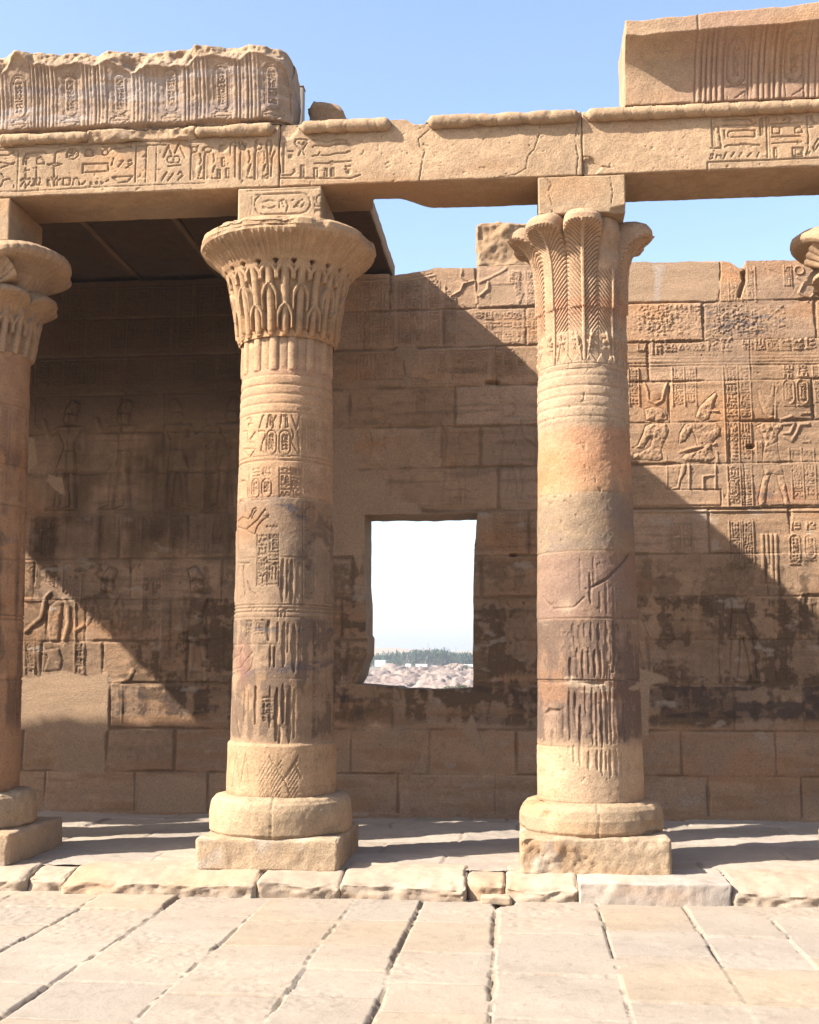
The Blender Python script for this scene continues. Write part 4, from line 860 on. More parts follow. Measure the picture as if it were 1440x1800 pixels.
    Rn = Rn - .017 * vein + .016 * rib + berries + scal + (fbm(P3, 8, 454, 4) - .5) * .012 - broken * ss(5.0, 5.1, Z) * (bn - .3) * .06
    V = np.stack([xc + Rn * np.sin(TH), YC - Rn * np.cos(TH), Zn], -1); c = palm_colour(TH, Z, V, stone(V, 455, SAND))
    build('capital', [(V, gfaces(len(t), nth, True), c)], M_STONE, root, origin=root.location)
    Fd = Field(np.arange(xc - .36, xc + .36, .006), np.arange(5.33, 5.70, .006)); A_ = lambda pts: tr(pts, 680, 0, 1.8947, 9.42)
    Fd.stroke(A_([(530, 590), (550, 610), (540, 640), (555, 690), (548, 715)]), .006, -.010); Fd.stroke(A_([(745, 590), (755, 640), (745, 720)]), .006, -.012); Fd.poly(A_([(750, 690), (800, 680), (800, 735), (755, 728)]), -.03, .02)
    abacus(root, xc, 5.36, 5.683, 458, Fd)
    return root
palm_col = make_palm_column()

# ---- quatrefoil composite columns at the two ends
def lobed(xc, N, prof, cut, phase, seed, drop=.10, nth=420, veins=0, base=(.49, .325, .19)):
    prof = np.array(prof); seg = np.hypot(*np.diff(prof, axis=0).T); s = np.concatenate([[0], np.cumsum(seg)]); t = np.linspace(0, s[-1], max(int(s[-1] / .011), 12))
    pr = np.interp(t, s, prof[:, 0]); pz = np.interp(t, s, prof[:, 1]); th = np.linspace(-math.pi, math.pi, nth, endpoint=False); TH = th[None] + 0 * t[:, None]
    ph = (((TH - phase) * N / (2 * math.pi) + .5) % 1) * 2 - 1; k = np.sqrt(np.clip(1 - np.abs(ph) ** 2.6, 0, 1)); r0 = prof[0, 0]
    e = (pr - pr.min()) / (pr.max() - pr.min()); Rn = pr[:, None] - (pr - r0)[:, None].clip(0) * cut * (1 - k); Z = pz[:, None] - drop * (1 - k) * e[:, None]
    if veins: Rn = Rn - .008 * ss(.5, .05, np.abs(((ph * veins) % 1) - .5) * 2) * ss(.05, .2, e)[:, None]
    V = np.stack([xc + Rn * np.sin(TH), YC - Rn * np.cos(TH), Z], -1); nn = (fbm(V, 7, seed, 4) - .5) * .016; V[..., 0] += nn * np.sin(TH); V[..., 1] -= nn * np.cos(TH)
    return V, gfaces(len(t), nth, True), stone(V, seed + 1, base)
def make_lobed_column():
    xc = -4.68; root = thing('lobed_capital_column', 'half-seen brown column with a lobed floral capital at the left edge of the photo', 'column', (xc, YC, ZF), 'columns of the portico')
    plinth_parts(root, xc, 470, .40, .690, .58, .6, .64)
    F = shaft_field()
    for a, b in ((1.12, 2.06), (2.2, 3.02), (3.1, 3.36), (3.46, 3.9)): around(F, a, b, int(a * 77), 'text' if b - a < .5 else 'mix')
    for z in (3.06, 2.6, 2.1, 1.6, 1.09, 2.13, 3.41, 3.93): F.stroke([(-1.3, z), (1.3, z)], .010, -.010)
    fl = on_shaft(F); sh = turned([(.3, .68), (.425, .68), (.428, .7), (.41, 2.0), (.395, 3.2), (.385, 3.8), (.375, 4.45), (.3, 4.45)], 420, .0085, lambda TH, Z, P: fl(TH, Z, P) * 1.35, 475, SAND, plain_colour, .007, xc=xc)
    build('shaft', [sh], M_STONE, root, origin=root.location)
    ph = R(-24)
    def stems(TH, Z, P):
        q = (TH * 20 / (2 * math.pi)) % 1 - .5; A = np.abs(q); b = ss(4.36, 4.38, Z) * (1 - ss(4.72, 4.76, Z)); h = -.055 + .06 * np.sqrt(np.clip(1 - (A / .3) ** 2, 0, 1))
        kk = np.clip((4.70 - Z) / .16, 0, 1); h = np.maximum(h, -.055 + .062 * (1 - ss(.08, .16, np.abs(A - .5 * np.clip(kk * 1.8, 0, 1) ** .5))) * (Z < 4.715) * (Z > 4.54)); return h * b
    core = turned([(.37, 4.36), (.40, 4.37), (.415, 4.42), (.44, 4.6), (.47, 4.76), (.45, 4.80), (.47, 5.1), (.50, 5.3), (.2, 5.35)], 520, .009, stems, 477, (.49, .325, .19), None, .006, xc=xc)
    build('capital', [core], M_STONE, root, origin=root.location); cap = root.children[-1] if root.children else root
    big = lobed(xc, 4, [(.44, 4.84), (.46, 4.95), (.52, 5.05), (.62, 5.12), (.73, 5.165), (.76, 5.20), (.755, 5.24), (.68, 5.285), (.55, 5.315), (.3, 5.33)], .55, ph + R(90), 478, .16, veins=7)
    sm = lobed(xc, 8, [(.42, 4.62), (.44, 4.70), (.49, 4.78), (.57, 4.835), (.615, 4.855), (.605, 4.89), (.54, 4.93), (.45, 4.95)], .62, ph + R(67.5), 480, .08, veins=4)
    build('flower_lobe', [big], M_STONE, root, origin=root.location); build('flower_lobe', [sm], M_STONE, root, origin=root.location)
    for kq in (0, 2, 3):                              # palmette fans with their stalks
        a = ph + R(45 + 90 * kq); e1 = np.array([math.cos(a), math.sin(a), 0]); e2 = np.array([math.sin(a), -math.cos(a), 0]); c0 = np.array([xc, YC, 0])
        u = np.linspace(-1.25, 1.25, 90); v = np.linspace(0, 1, 26); Uu, Vv = np.meshgrid(u, v); rad = .06 + .22 * Vv; ridge = .024 * np.sqrt(np.clip(1 - (((Uu + 1.25) * 13 / 2.5) % 1 * 2 - 1) ** 2, 0, 1)) * ss(.1, .4, Vv)
        X = rad * np.sin(Uu); Zz = 4.86 + rad * np.cos(Uu) * 1.15; dep = .515 + .12 * Vv ** 2 + ridge
        Pf = c0 + e1 * X[..., None] + e2 * dep[..., None] + np.array([0, 0, 1]) * Zz[..., None]
        Pb = c0 + e1 * X[..., None] * .98 + e2 * (dep * 0 + .40)[..., None] + np.array([0, 0, 1]) * Zz[..., None]; col = stone(Pf, 482 + kq, (.49, .325, .19))
        rim = np.concatenate([Pf[-1:], Pb[-1:]]); side = [np.stack([Pf[:, i], Pb[:, i]]) for i in (0, -1)]
        parts = [(Pf, gfaces(26, 90), col), (rim, gfaces(2, 90), np.array((.49, .325, .19)))] + [(q_, gfaces(2, 26), np.array((.49, .325, .19))) for q_ in side]
        zz = np.linspace(4.38, 5.12, 30); aa = np.linspace(-1.57, 1.57, 9); Zs, As = np.meshgrid(zz, aa, indexing='ij'); w = .036 - .012 * (Zs - 4.4)
        St = c0 + e1 * (w * np.sin(As))[..., None] + e2 * (.385 + .21 * (Zs - 4.4) + .05 * np.cos(As))[..., None] + np.array([0, 0, 1]) * Zs[..., None]; parts.append((St, gfaces(30, 9), stone(St, 490, (.49, .325, .19))))
        build('palmette', parts, M_STONE, root, origin=root.location)
    abacus(root, xc, 5.30, 5.683, 492)
    return root
lobed_col = make_lobed_column()
def copy_thing(src, name, loc, label, rot=0):
    r = src.copy(); S.collection.objects.link(r); r.location = loc; r.name = name; r['label'] = label; r.rotation_euler[2] = rot
    for ch in src.children:
        c = ch.copy(); S.collection.objects.link(c); c.parent = r; c.location = ch.location
    return r
copy_thing(lobed_col, 'lobed_capital_column', (3.02, YC, ZF), 'column at the right edge of the photo, only the lip of its capital showing', R(10))
for x, n in ((-7.05, 'nearest'), (-9.58, 'second'), (-12.1, 'third')):
    copy_thing(bell_col, 'bell_capital_column', (x, YC, ZF), 'bell capital column beyond the left edge, %s one past the lobed column' % n)

# ================================================================== ARCHITRAVE BEAMS
YA, ZB, ZT = 9.42, 5.685, 6.235
def torus_roll(root, x0, x1, seed, y=YA - .022, z=6.185, bands=True):
    xs = np.arange(x0, x1, .012); th = np.linspace(-math.pi, math.pi, 22, endpoint=False); X, TH = np.meshgrid(xs, th, indexing='ij')
    P = np.stack([X, np.cos(TH) * .06, np.sin(TH) * .06], -1); n = fbm(P, 9, seed, 4); n2 = fbm(np.stack([xs, xs * 0, xs * 0], -1), 7, seed + 1, 3)
    end = np.minimum(ss(0, .05, xs - x0 + .03 * (n2 - .5)), ss(0, .05, x1 - xs + .03 * (n2 - .5)))
    r = (.054 + (n - .5) * .016) * (.25 + .75 * end[:, None]) - .012 * ss(.58, .72, fbm(P, 5, seed + 2, 3))
    if bands:
        u = (X + .35 * np.cos(TH) * .05) % .42; r = r - .007 * ((np.abs(u - .05) < .008) | (np.abs(u - .075) < .007) | (np.abs(u - .10) < .007) | (np.abs(u - .25 - .5 * np.sin(TH) * .05) < .008) | (np.abs(u - .28 - .5 * np.sin(TH) * .05) < .007))
    V = np.stack([X, y - r * np.cos(TH), z + r * np.sin(TH)], -1); return build('torus_moulding', [(V, gfaces(len(xs), 22, True)[:, ::-1], stone(V, seed + 3, (.52, .36, .215)))], M_STONE, root, origin=root.location)
def beam(name, label, x0, x1, seed, Fd, rolls, back=None, base=(.525, .36, .215), cuts=None):
    root = thing(name, label, 'stone beam', ((x0 + x1) / 2, 9.74, ZB), 'architrave beams over the columns'); fs = Fd.sample() if Fd else None
    def front(x, z):
        h = fs(x, z) if fs else 0 * x
        return h + (fbm(np.stack([x, x * 0, z], -1), 5, seed + 7, 4) - .5) * .012 - .006 * ss(.78, .84, fbm(np.stack([x, x * 0, z], -1), 32, seed + 8, 2))
    wide = Fd is not None
    p = block(x0 + .002, x1 - .002, YA, 10.05, ZB, ZT, res=.022, rx=.0075 if wide else .03, rz=.0065 if wide else .03, b=.014, rough=.007, chip=.95, seed=seed, front=front, back=back, base=base,
              top=lambda x, y: -.05 * ss(.5, .7, fbm(np.stack([x, y, x * 0], -1), 3, seed + 9, 3)))
    build('beam_block', [p], M_STONE, root, origin=root.location)
    for k, (a, b) in enumerate(rolls): torus_roll(root, a, b, seed + 20 + k)
    return root
XA = [-14.6, -12.1, -9.58, -7.05, -4.68, -1.995, .524, 3.02, 5.5]
def beam_a():
    F = Field(np.arange(-4.55, -1.97, .0065), np.arange(5.66, 6.26, .0065)); A = lambda pts: tr(pts, 0, 200, 4, YA); B = lambda pts: tr(pts, 300, 190, 4, YA); d, w = -.014, .013
    for p in ([(0, 255), (130, 250)], [(125, 545), (700, 515), (1440, 485)], [(135, 255), (122, 545)], [(0, 545), (122, 545)], [(0, 235), (600, 215), (960, 185), (1440, 165)]): F.stroke(A(p), w * .8, -.009)
    G = [[(0, 290), (60, 290), (105, 262)], [(0, 340), (100, 355)], [(10, 380), (110, 340)], [(10, 420), (30, 445)], [(5, 510), (30, 465), (70, 455), (100, 490), (103, 515)],
         [(165, 355), (175, 300), (200, 275), (320, 262), (330, 268)], [(190, 355), (190, 310), (205, 310)], [(260, 350), (265, 315), (290, 300), (315, 325), (315, 350), (270, 352)], [(390, 330), (395, 265), (405, 248), (455, 245)], [(335, 350), (390, 335), (440, 350), (390, 358), (335, 350)], [(385, 360), (385, 440)],
         [(510, 250), (518, 300)], [(490, 270), (540, 285)], [(495, 300), (540, 262)], [(600, 295), (610, 255), (635, 240), (655, 260), (660, 292), (600, 295)], [(725, 230), (765, 230)], [(785, 245), (850, 238), (910, 220), (930, 232)],
         [(585, 415), (588, 352), (765, 345), (765, 405)], [(600, 410), (750, 400)], [(785, 360), (805, 310)], [(835, 375), (870, 325)], [(905, 330), (925, 320), (935, 345), (890, 380)], [(905, 350), (915, 330)],
         [(150, 470), (165, 450), (175, 465), (150, 510)], [(185, 380), (185, 520)], [(175, 395), (210, 395)], [(195, 460), (215, 450), (215, 480), (190, 510)], [(262, 370), (260, 500)], [(235, 455), (250, 460), (235, 505)], [(280, 450), (290, 470), (270, 500), (295, 500)], [(225, 505), (250, 495)],
         [(340, 460), (340, 505)], [(350, 460), (352, 505)], [(365, 440), (385, 465), (410, 435)], [(385, 465), (385, 505)], [(400, 500), (410, 465), (430, 455)], [(450, 452), (500, 450), (495, 500), (450, 500), (450, 452)], [(515, 500), (525, 460), (545, 448), (560, 465), (565, 498)], [(580, 495), (605, 475)], [(750, 475), (770, 465)],
         [(795, 445), (935, 437), (905, 475), (840, 485), (795, 445)], [(955, 478), (960, 220), (1020, 222)], [(1025, 478), (1030, 215), (1095, 220)], [(1100, 472), (1108, 215), (1170, 215)],
         [(1155, 305), (1190, 215), (1210, 285)], [(1235, 275), (1260, 205), (1305, 305)], [(1185, 368), (1275, 360)], [(1140, 470), (1175, 410)], [(1185, 470), (1220, 420)], [(1255, 425), (1275, 405), (1292, 430), (1255, 468)]]
    for p in G: F.stroke(A(p), w, d)
    for cx, cy, r in ((515, 280, .050), (745, 268, .026), (645, 487, .010), (683, 484, .010), (720, 484, .010), (1205, 320, .03), (1245, 320, .03)): q = A([(cx, cy)])[0]; F.ell(q[0], q[1], r, r, d, .011)
    for x in (145, 245, 355): pass
    def seated(x, wd, crown):
        F.poly(B([(x + 8, 290), (x + 50, 300), (x + 65, 330), (x + 60, 390), (x + 40, 420), (x + 50, 440), (x + 72, 400), (x + 50, 490), (x + 15, 500), (x + 5, 400)]), d * .9, .05)
        F.stroke(B([(x, 500), (x + 2, 330), (x + 10, 285), (x + 40, 285)]), w, d * 1.1); F.stroke(B([(x + 75, 395), (x + 50, 490), (x + 90, 490)]), w, d); F.stroke(B([(x + 65, 300), (x + 72, 350), (x + 60, 385)]), w, d)
        q = B([(x + 25, 268)])[0]; F.ell(q[0], q[1], .03, .03, d, .011)
        for c in crown: F.stroke(B([(x + a, b) for a, b in c]), w, d)
    seated(145, 70, ([(-10, 238), (12, 270)], [(55, 235), (38, 262)])); seated(240, 80, ([(-10, 275), (0, 250), (30, 240), (50, 250)],)); seated(490, 80, ([(-8, 230), (0, 290)], [(10, 225), (35, 260), (30, 300)])); seated(595, 70, ([(8, 220), (8, 280)], [(20, 215), (22, 270)]))
    for p in ([(365, 335), (365, 400), (382, 400), (382, 335), (365, 335)], [(335, 490), (335, 425), (352, 425), (352, 490), (335, 490)], [(395, 485), (395, 420), (414, 420), (414, 485), (395, 485)], [(420, 330), (425, 240), (455, 225), (460, 240)], [(455, 485), (455, 260)], [(355, 235), (390, 235)],
              [(690, 480), (682, 300), (678, 240), (690, 220), (712, 225), (715, 270), (700, 340), (690, 460), (650, 485)], [(735, 300), (715, 350), (710, 480)]): F.stroke(B(p), w, d)
    q = B([(372, 265)])[0]; F.ell(q[0], q[1], .045, .042, d)
    X = [A([(p, 0)])[0][0] for p in (-20, 560, 1330)]
    # battered stretch of the roll between the two whole pieces
    return beam('architrave_beam', 'carved lintel beam with a long row of hieroglyphs, spanning the left bay', XA[4], XA[5], 500, F, [(-4.46, -3.62), (-2.73, -2.03)])
ba = beam_a()
def batter():
    xs0, xs1 = -3.66, -2.70
    p = block(xs0, xs1, YA - .055, YA + .02, 6.13, 6.235, res=.014, b=.035, rough=.03, chip=1, seed=531, base=(.52, .36, .215), front=lambda x, z: -.035 * ss(.4, .65, fbm(np.stack([x, x * 0, z], -1), 8, 532, 4)))
    build('torus_moulding', [p], M_STONE, ba, origin=ba.location)
batter()
def beam_b():
    F = Field(np.arange(-2.0, .53, .0065), np.arange(5.66, 6.26, .0065)); B = lambda pts: tr(pts, 300, 190, 4, YA); K = lambda pts: tr(pts, 680, 0, 1.8947, YA); d, w = -.013, .013
    for p in ([(775, 490), (1270, 492), (1340, 470)], [(800, 245), (795, 450)], [(770, 420), (775, 450)], [(785, 470), (850, 470), (880, 440), (870, 430)], [(875, 240), (885, 215), (960, 215), (965, 240)], [(880, 250), (920, 290), (905, 330)], [(955, 245), (935, 290), (945, 325)], [(905, 240), (930, 260), (945, 235)],
              [(920, 400), (920, 485), (940, 485), (940, 400), (920, 400)], [(1015, 420), (1015, 480), (1035, 480), (1035, 420), (1015, 420)], [(1085, 475), (1090, 420), (1105, 420), (1105, 475)], [(1135, 475), (1137, 420), (1150, 420), (1150, 475), (1135, 475)], [(1000, 265), (1010, 255), (1245, 245), (1235, 220), (1000, 210)], [(1000, 330), (1040, 322), (1055, 300)], [(1055, 322), (1230, 312), (1265, 300), (1245, 298)],
              [(1010, 385), (1115, 380), (1140, 365), (1150, 378), (1275, 370)], [(1120, 370), (1145, 395)], [(1235, 410), (1270, 405)], [(1230, 430), (1250, 415)], [(830, 300), (865, 300)]): F.stroke(B(p), w, d)
    for x, y, r in ((848, 340, .026), (1255, 448, .028)): q = B([(x, y)])[0]; F.ell(q[0], q[1], r, r, d)
    for p, ww in (([(140, 420), (108, 450), (112, 480), (130, 495), (118, 540), (110, 605)], .010), ([(515, 395), (510, 440), (495, 490), (470, 520), (465, 560), (430, 580), (360, 592)], .009), ([(640, 400), (630, 470), (640, 520), (635, 580)], .012), ([(120, 470), (145, 480)], .009)): F.stroke(K(p), ww * .8, -.011)
    F.poly(B([(745, 95), (930, 95), (905, 150), (850, 215), (750, 230)]), -.018, .03)
    def back(x, z): return -.26 * ss(-1.34, -1.24, x + (fbm(np.stack([x, x * 0, z], -1), 6, 545, 3) - .5) * .2) * (1 - ss(-1.05, -.72, x)) - .03 * fbm(np.stack([x, x * 0, z], -1), 5, 546, 3)
    return beam('architrave_beam', 'cracked lintel beam with only a few hieroglyphs at its left end, spanning the window bay', XA[5], XA[6], 540, F, [(-1.83, -1.04), (-.76, .515)], back)
beam_b()
def beam_c():
    F = Field(np.arange(.52, 3.04, .0065), np.arange(5.66, 6.26, .0065)); A = lambda pts: tr(pts, 1200, 20, 6, YA); d, w = -.013, .012; K = lambda pts: tr(pts, 680, 0, 1.8947, YA)
    for p in ([(270, 1590), (900, 1565), (1440, 1545)], [(270, 1590), (270, 1680)], [(890, 1100), (905, 1540)], [(920, 1100), (938, 1540)], [(310, 1140), (325, 1420)], [(300, 1440), (420, 1440)], [(335, 1215), (385, 1212), (410, 1420)], [(335, 1215), (345, 1420)], [(430, 1140), (720, 1128), (745, 1150)], [(430, 1200), (720, 1190), (780, 1165)], [(445, 1250), (455, 1335)], [(450, 1430), (480, 1410), (600, 1408), (640, 1395), (820, 1405)], [(620, 1390), (660, 1420)],
              [(290, 1555), (305, 1510), (330, 1500), (320, 1550), (295, 1560)], [(355, 1555), (375, 1515), (410, 1520), (420, 1550)], [(440, 1555), (465, 1490)], [(520, 1530), (548, 1488)], [(600, 1530), (635, 1488)], [(695, 1530), (732, 1485)], [(790, 1528), (818, 1482)], [(830, 1305), (825, 1130), (850, 1110), (885, 1120), (890, 1150)], [(850, 1300), (848, 1140)],
              [(1075, 1140), (1112, 1105), (1158, 1130), (1120, 1165)], [(945, 1180), (1275, 1165)], [(955, 1285), (955, 1215), (1035, 1215), (1030, 1285), (955, 1285)], [(1190, 1275), (1200, 1225), (1240, 1208), (1270, 1235), (1275, 1270), (1195, 1275)], [(950, 1320), (1240, 1308), (1280, 1330)], [(955, 1388), (1260, 1372)], [(975, 1535), (975, 1435), (1000, 1435), (1000, 1535), (975, 1535)], [(1165, 1440), (1285, 1435), (1275, 1525), (1170, 1530), (1165, 1440)], [(1190, 1460), (1260, 1455), (1255, 1505), (1195, 1510), (1190, 1460)],
              [(1325, 1090), (1320, 1200), (1340, 1300), (1335, 1430), (1310, 1510)], [(1340, 1220), (1390, 1215)], [(1330, 1110), (1350, 1085), (1375, 1100), (1360, 1130), (1400, 1170)], [(1440, 1340), (1380, 1440), (1400, 1480), (1440, 1400)], [(1350, 1480), (1330, 1520)]): F.stroke(A(p), w, d)
    F.stroke(A([(480, 1290), (510, 1260), (770, 1245), (770, 1315), (500, 1325), (480, 1290)]), w, d, True)
    F.poly(K([(656, 530), (690, 525), (720, 555), (700, 580), (655, 580)]), -.02, .01); F.stroke(K([(655, 520), (680, 522), (690, 528), (710, 552), (750, 556)]), .012, -.014)
    return beam('architrave_beam', 'lintel beam with a broken lower left corner and framed hieroglyphs on its right half', XA[6], XA[7], 560, F, [(.535, 3.0)])
beam_c()
for i, n in ((0, 'fourth'), (1, 'third'), (2, 'second'), (3, 'first')): beam('architrave_beam', 'plain lintel beam beyond the left edge, %s one past the carved beam' % n, XA[i], XA[i + 1], 580 + i * 30, None, [(XA[i] + .03, XA[i + 1] - .03)])
beam('architrave_beam', 'plain lintel beam beyond the right edge of the photo', XA[7], XA[8], 720, None, [(XA[7] + .03, XA[8] - .03)])

# ================================================================== CORNICE BLOCKS
def cornice_left():
    x0, x1, z0 = -4.63, -1.90, 6.245; cx = [WY(p, 160, 9.36)[0] for p in (37, 126, 213, 303, 391, 480)]; pitch = (cx[-1] - cx[0]) / 5
    F = Field(np.arange(x0, x1, .0065), np.arange(6.2, 7.0, .0065)); X, Z = np.meshgrid(F.u, F.v)
    q = (X - cx[0]) / pitch; loc = (q - np.round(q)) * pitch; rb = pitch - .21; al = np.where(loc < 0, loc + pitch, loc) - .105; inside = (al > 0) & (al < rb)
    nr = 7; k = (al / rb * nr); ki = np.floor(k); kf = k - ki; wd = np.where(ki % 2 == 0, .50, .40)
    rib = np.where(inside, .014 * np.sqrt(np.clip(1 - (np.abs(kf - .5) / .46) ** 2, 0, 1)) * (1 + .2 * (ki % 2)) - .006, 0); F.h[:] = rib * (X < -2.02)
    for i, c in enumerate(cx):
        zt = 6.72 + .05 * (i - 2) / 3; cartouche(F, c - .055, c + .055, 6.36, 6.69 + .02 * (i > 2), 600 + i, -.011, .010); F.stroke(rrect(c - .068, c + .068, 6.345, 6.71 + .02 * (i > 2)), .008, -.007, True)
        for p in ([(c - .085, 6.27), (c - .08, 6.33), (c - .04, 6.335)], [(c + .085, 6.27), (c + .08, 6.33), (c + .04, 6.335)], [(c - .07, 6.31), (c + .07, 6.31), (c, 6.265), (c - .07, 6.31)]): F.stroke(p, .010, -.009)
    zbp = [(-40, 128), (0, 135), (20, 118), (30, 108), (55, 118), (75, 120), (100, 124), (140, 118), (165, 120), (190, 110), (215, 122), (230, 132), (260, 122), (300, 120), (330, 118), (345, 104), (380, 106), (420, 112), (440, 98), (465, 100), (480, 108), (500, 116), (512, 190)]
    bx = [WY(a, b, 9.28)[0] for a, b in zbp]; bz = [WY(a, b, 9.28)[1] for a, b in zbp]; fs = F.sample(); cav = lambda z: .155 * np.clip((z - 6.26) / .62, 0, 1) ** 2.6
    def front(x, z):
        P = np.stack([x, x * 0, z], -1); zb = np.interp(x, bx, bz) + (fbm(P, 9, 612, 4) - .5) * .07; over = np.clip(z - zb, 0, 1); brk = ss(0, .03, over)
        rough = (fbm(P, 4.5, 613, 4) - .5) * .15 + (fbm(P, 17, 614, 4) - .5) * .06
        h = (cav(np.minimum(z, zb)) + fs(x, z) * (.8 + .35 * ss(.3, .6, fbm(P, 3, 615, 3)))) * (1 - brk) + brk * (cav(zb) + .03 - .42 * np.clip(over - .015, 0, 1) + rough * ss(0, .08, over)) 
        e = ss(-2.10, -1.93, x + .05 * (fbm(P, 6, 616, 3) - .5)) * ss(6.7, 6.35, z) ; er = ss(-2.0, -1.90, x); bot = (1 - ss(6.25, 6.29, z + (fbm(P, 8, 617, 3) - .5) * .06)) * .05
        return h - bot - .05 * e - .06 * er + e * rough * .5 + (fbm(P, 7, 618, 4) - .5) * .006
    tp = [(-40, 104), (0, 102), (20, 98), (60, 95), (100, 97), (120, 95), (180, 92), (230, 92), (260, 88), (330, 85), (400, 82), (450, 82), (500, 84), (512, 96)]
    tx = [WY(a, b, 9.34)[0] for a, b in tp]; tz = np.array([WY(a, b, 9.34)[1] for a, b in tp])
    def cm(P, c):
        q = fbm(P, (1.5, 1.5, 8), 620, 4); c = mix(c, np.array((.47, .34, .25)), .5 * ss(.3, .6, fbm(P, 1.2, 621, 3)) * (P[:, 2] < 6.8)); c = mix(c, np.array((.33, .27, .25)), .5 * ss(.52, .68, q) * (P[:, 2] < 6.62)); return mix(c, np.array((.56, .47, .40)), .6 * ss(.60, .68, fbm(P, (1.2, 1.2, 12), 622, 3)) * (P[:, 2] < 6.7))
    p = block(x0, x1, 9.37, 9.86, z0, 6.90, res=.022, rx=.0075, rz=.0065, b=.03, rough=.02, chip=1, seed=623, front=front, base=(.52, .36, .22), cm=cm,
              top=lambda x, y: np.interp(x, tx, tz) - 6.90 + (fbm(np.stack([x, y, x * 0], -1), 4, 624, 4) - .5) * .03)
    tag(build('cornice_block', [p], origin=((x0 + x1) / 2, 9.6, z0)), 'broken cornice block with ribbed reeds and cartouches above the left beam', 'cornice block', 'cornice blocks on the beams')
    p = block(-7.3, -4.66, 9.37, 9.86, z0, 6.93, res=.06, b=.04, rough=.03, chip=1, seed=630, base=(.52, .36, .22))
    tag(build('cornice_block', [p], origin=(-6, 9.6, z0)), 'rough cornice block beyond the left edge of the photo', 'cornice block', 'cornice blocks on the beams')
cornice_left()
def cornice_right():
    x0, x1, z0 = .868, 3.6, 6.238; YF = 9.36; proj = .225; z1 = WY(1100, 30, YF - proj)[1]; zf = WY(1100, 60, YF - proj)[1]
    F = Field(np.arange(x0, x1, .0065), np.arange(6.2, z1 + .05, .0065)); A = lambda pts: tr(pts, 1200, 20, 6, YF)
    for x in (122, 190, 240, 300, 352, 425): F.stroke(A([(x, 240), (x + 8, 600), (x + 12, 950)]), .011, -.013)
    for x in (685, 725, 800, 850, 915, 960, 1030): F.stroke(A([(x, 240), (x + 8, 600), (x + 10, 930)]), .011, -.012)
    for x in (1275, 1330, 1400, 1450, 1500, 1560): F.stroke(A([(x, 220), (x + 5, 600), (x + 10, 900)]), .011, -.012)
    for x in (155, 215, 270, 325, 390, 760, 825, 880, 935, 995): F.stroke(A([(x, 260), (x + 8, 600), (x + 10, 940)]), .030, .008)
    for a, b, c, e, sd in ((465, 660, 385, 775, 3), (1068, 1275, 345, 740, 5), (1660, 1860, 330, 730, 9)):
        (p, t), (q, bt) = A([(a, c), (b, e)]); F.stroke(rrect(p, q, bt, t), .010, -.011, True); F.stroke(rrect(p + .016, q - .016, bt + .016, t - .016), .007, -.006, True); text(F, p + .045, q - .045, bt + .06, t - .05, sd, -.010, .010)
    for p in ([(470, 800), (480, 920)], [(560, 910), (660, 840), (665, 920)], [(470, 800), (680, 770)], [(1080, 770), (1095, 890)], [(1160, 880), (1275, 815)], [(1280, 760), (1290, 890)], [(520, 310), (580, 260), (620, 210)], [(1120, 300), (1180, 200)]): F.stroke(A(p), .010, -.010)
    fs = F.sample()
    def front(x, z):
        P = np.stack([x, x * 0, z], -1); t = np.clip((z - z0) / (zf - z0), 0, 1); c = (proj - .02) * (.25 * t ** 1.5 + .75 * t ** 5); fil = ss(zf - .004, zf + .012, z + (fbm(P, 9, 642, 3) - .5) * .02 * ss(.5, .6, fbm(P, 3, 643, 2)))
        return c * (1 - fil) + proj * fil + fs(x, z) * (1 - fil) + (fbm(P, 6, 644, 4) - .5) * .010 - .012 * (1 - ss(0, .012, np.abs(x - 1.443))) * fil
    top = lambda x, y: -.025 * (1 - ss(.9, 1.3, x)) + np.interp(x, [.8, 1.4, 1.55, 2.0, 2.4, 3.6], [.0, -.005, .015, .02, .05, .05]) + (fbm(np.stack([x, y, x * 0], -1), 7, 646, 3) - .5) * .03
    def cm(P, c): return mix(c, np.array((.46, .28, .19)), .6 * ss(.35, .65, fbm(P, 1.8, 647, 3)) * ss(1.1, 1.4, P[:, 0]))
    def warp(Pn, P):                                # the end faces follow the flared profile
        Q = Pn.copy(); t = np.clip((P[:, 2] - z0) / (zf - z0), 0, 1); c = np.where(P[:, 2] > zf, proj, (proj - .02) * (.25 * t ** 1.5 + .75 * t ** 5)); f = 1 - (P[:, 1] - YF) / .47; inner = (np.abs(P[:, 1] - YF) > 1e-6); Q[inner, 1] -= (c * f)[inner]; return Q
    p = block(x0, x1, YF, YF + .47, z0, z1, res=.02, rx=.0075, rz=.006, b=.012, rough=.006, chip=.9, seed=640, front=front, top=top, base=(.525, .355, .215), cm=cm, warp=warp, blend=0)
    tag(build('cornice_block', [p], origin=((x0 + x1) / 2, 9.6, z0)), 'well preserved flaring cavetto cornice with a smooth unribbed left end, above the right beam', 'cornice block', 'cornice blocks on the beams')
cornice_right()

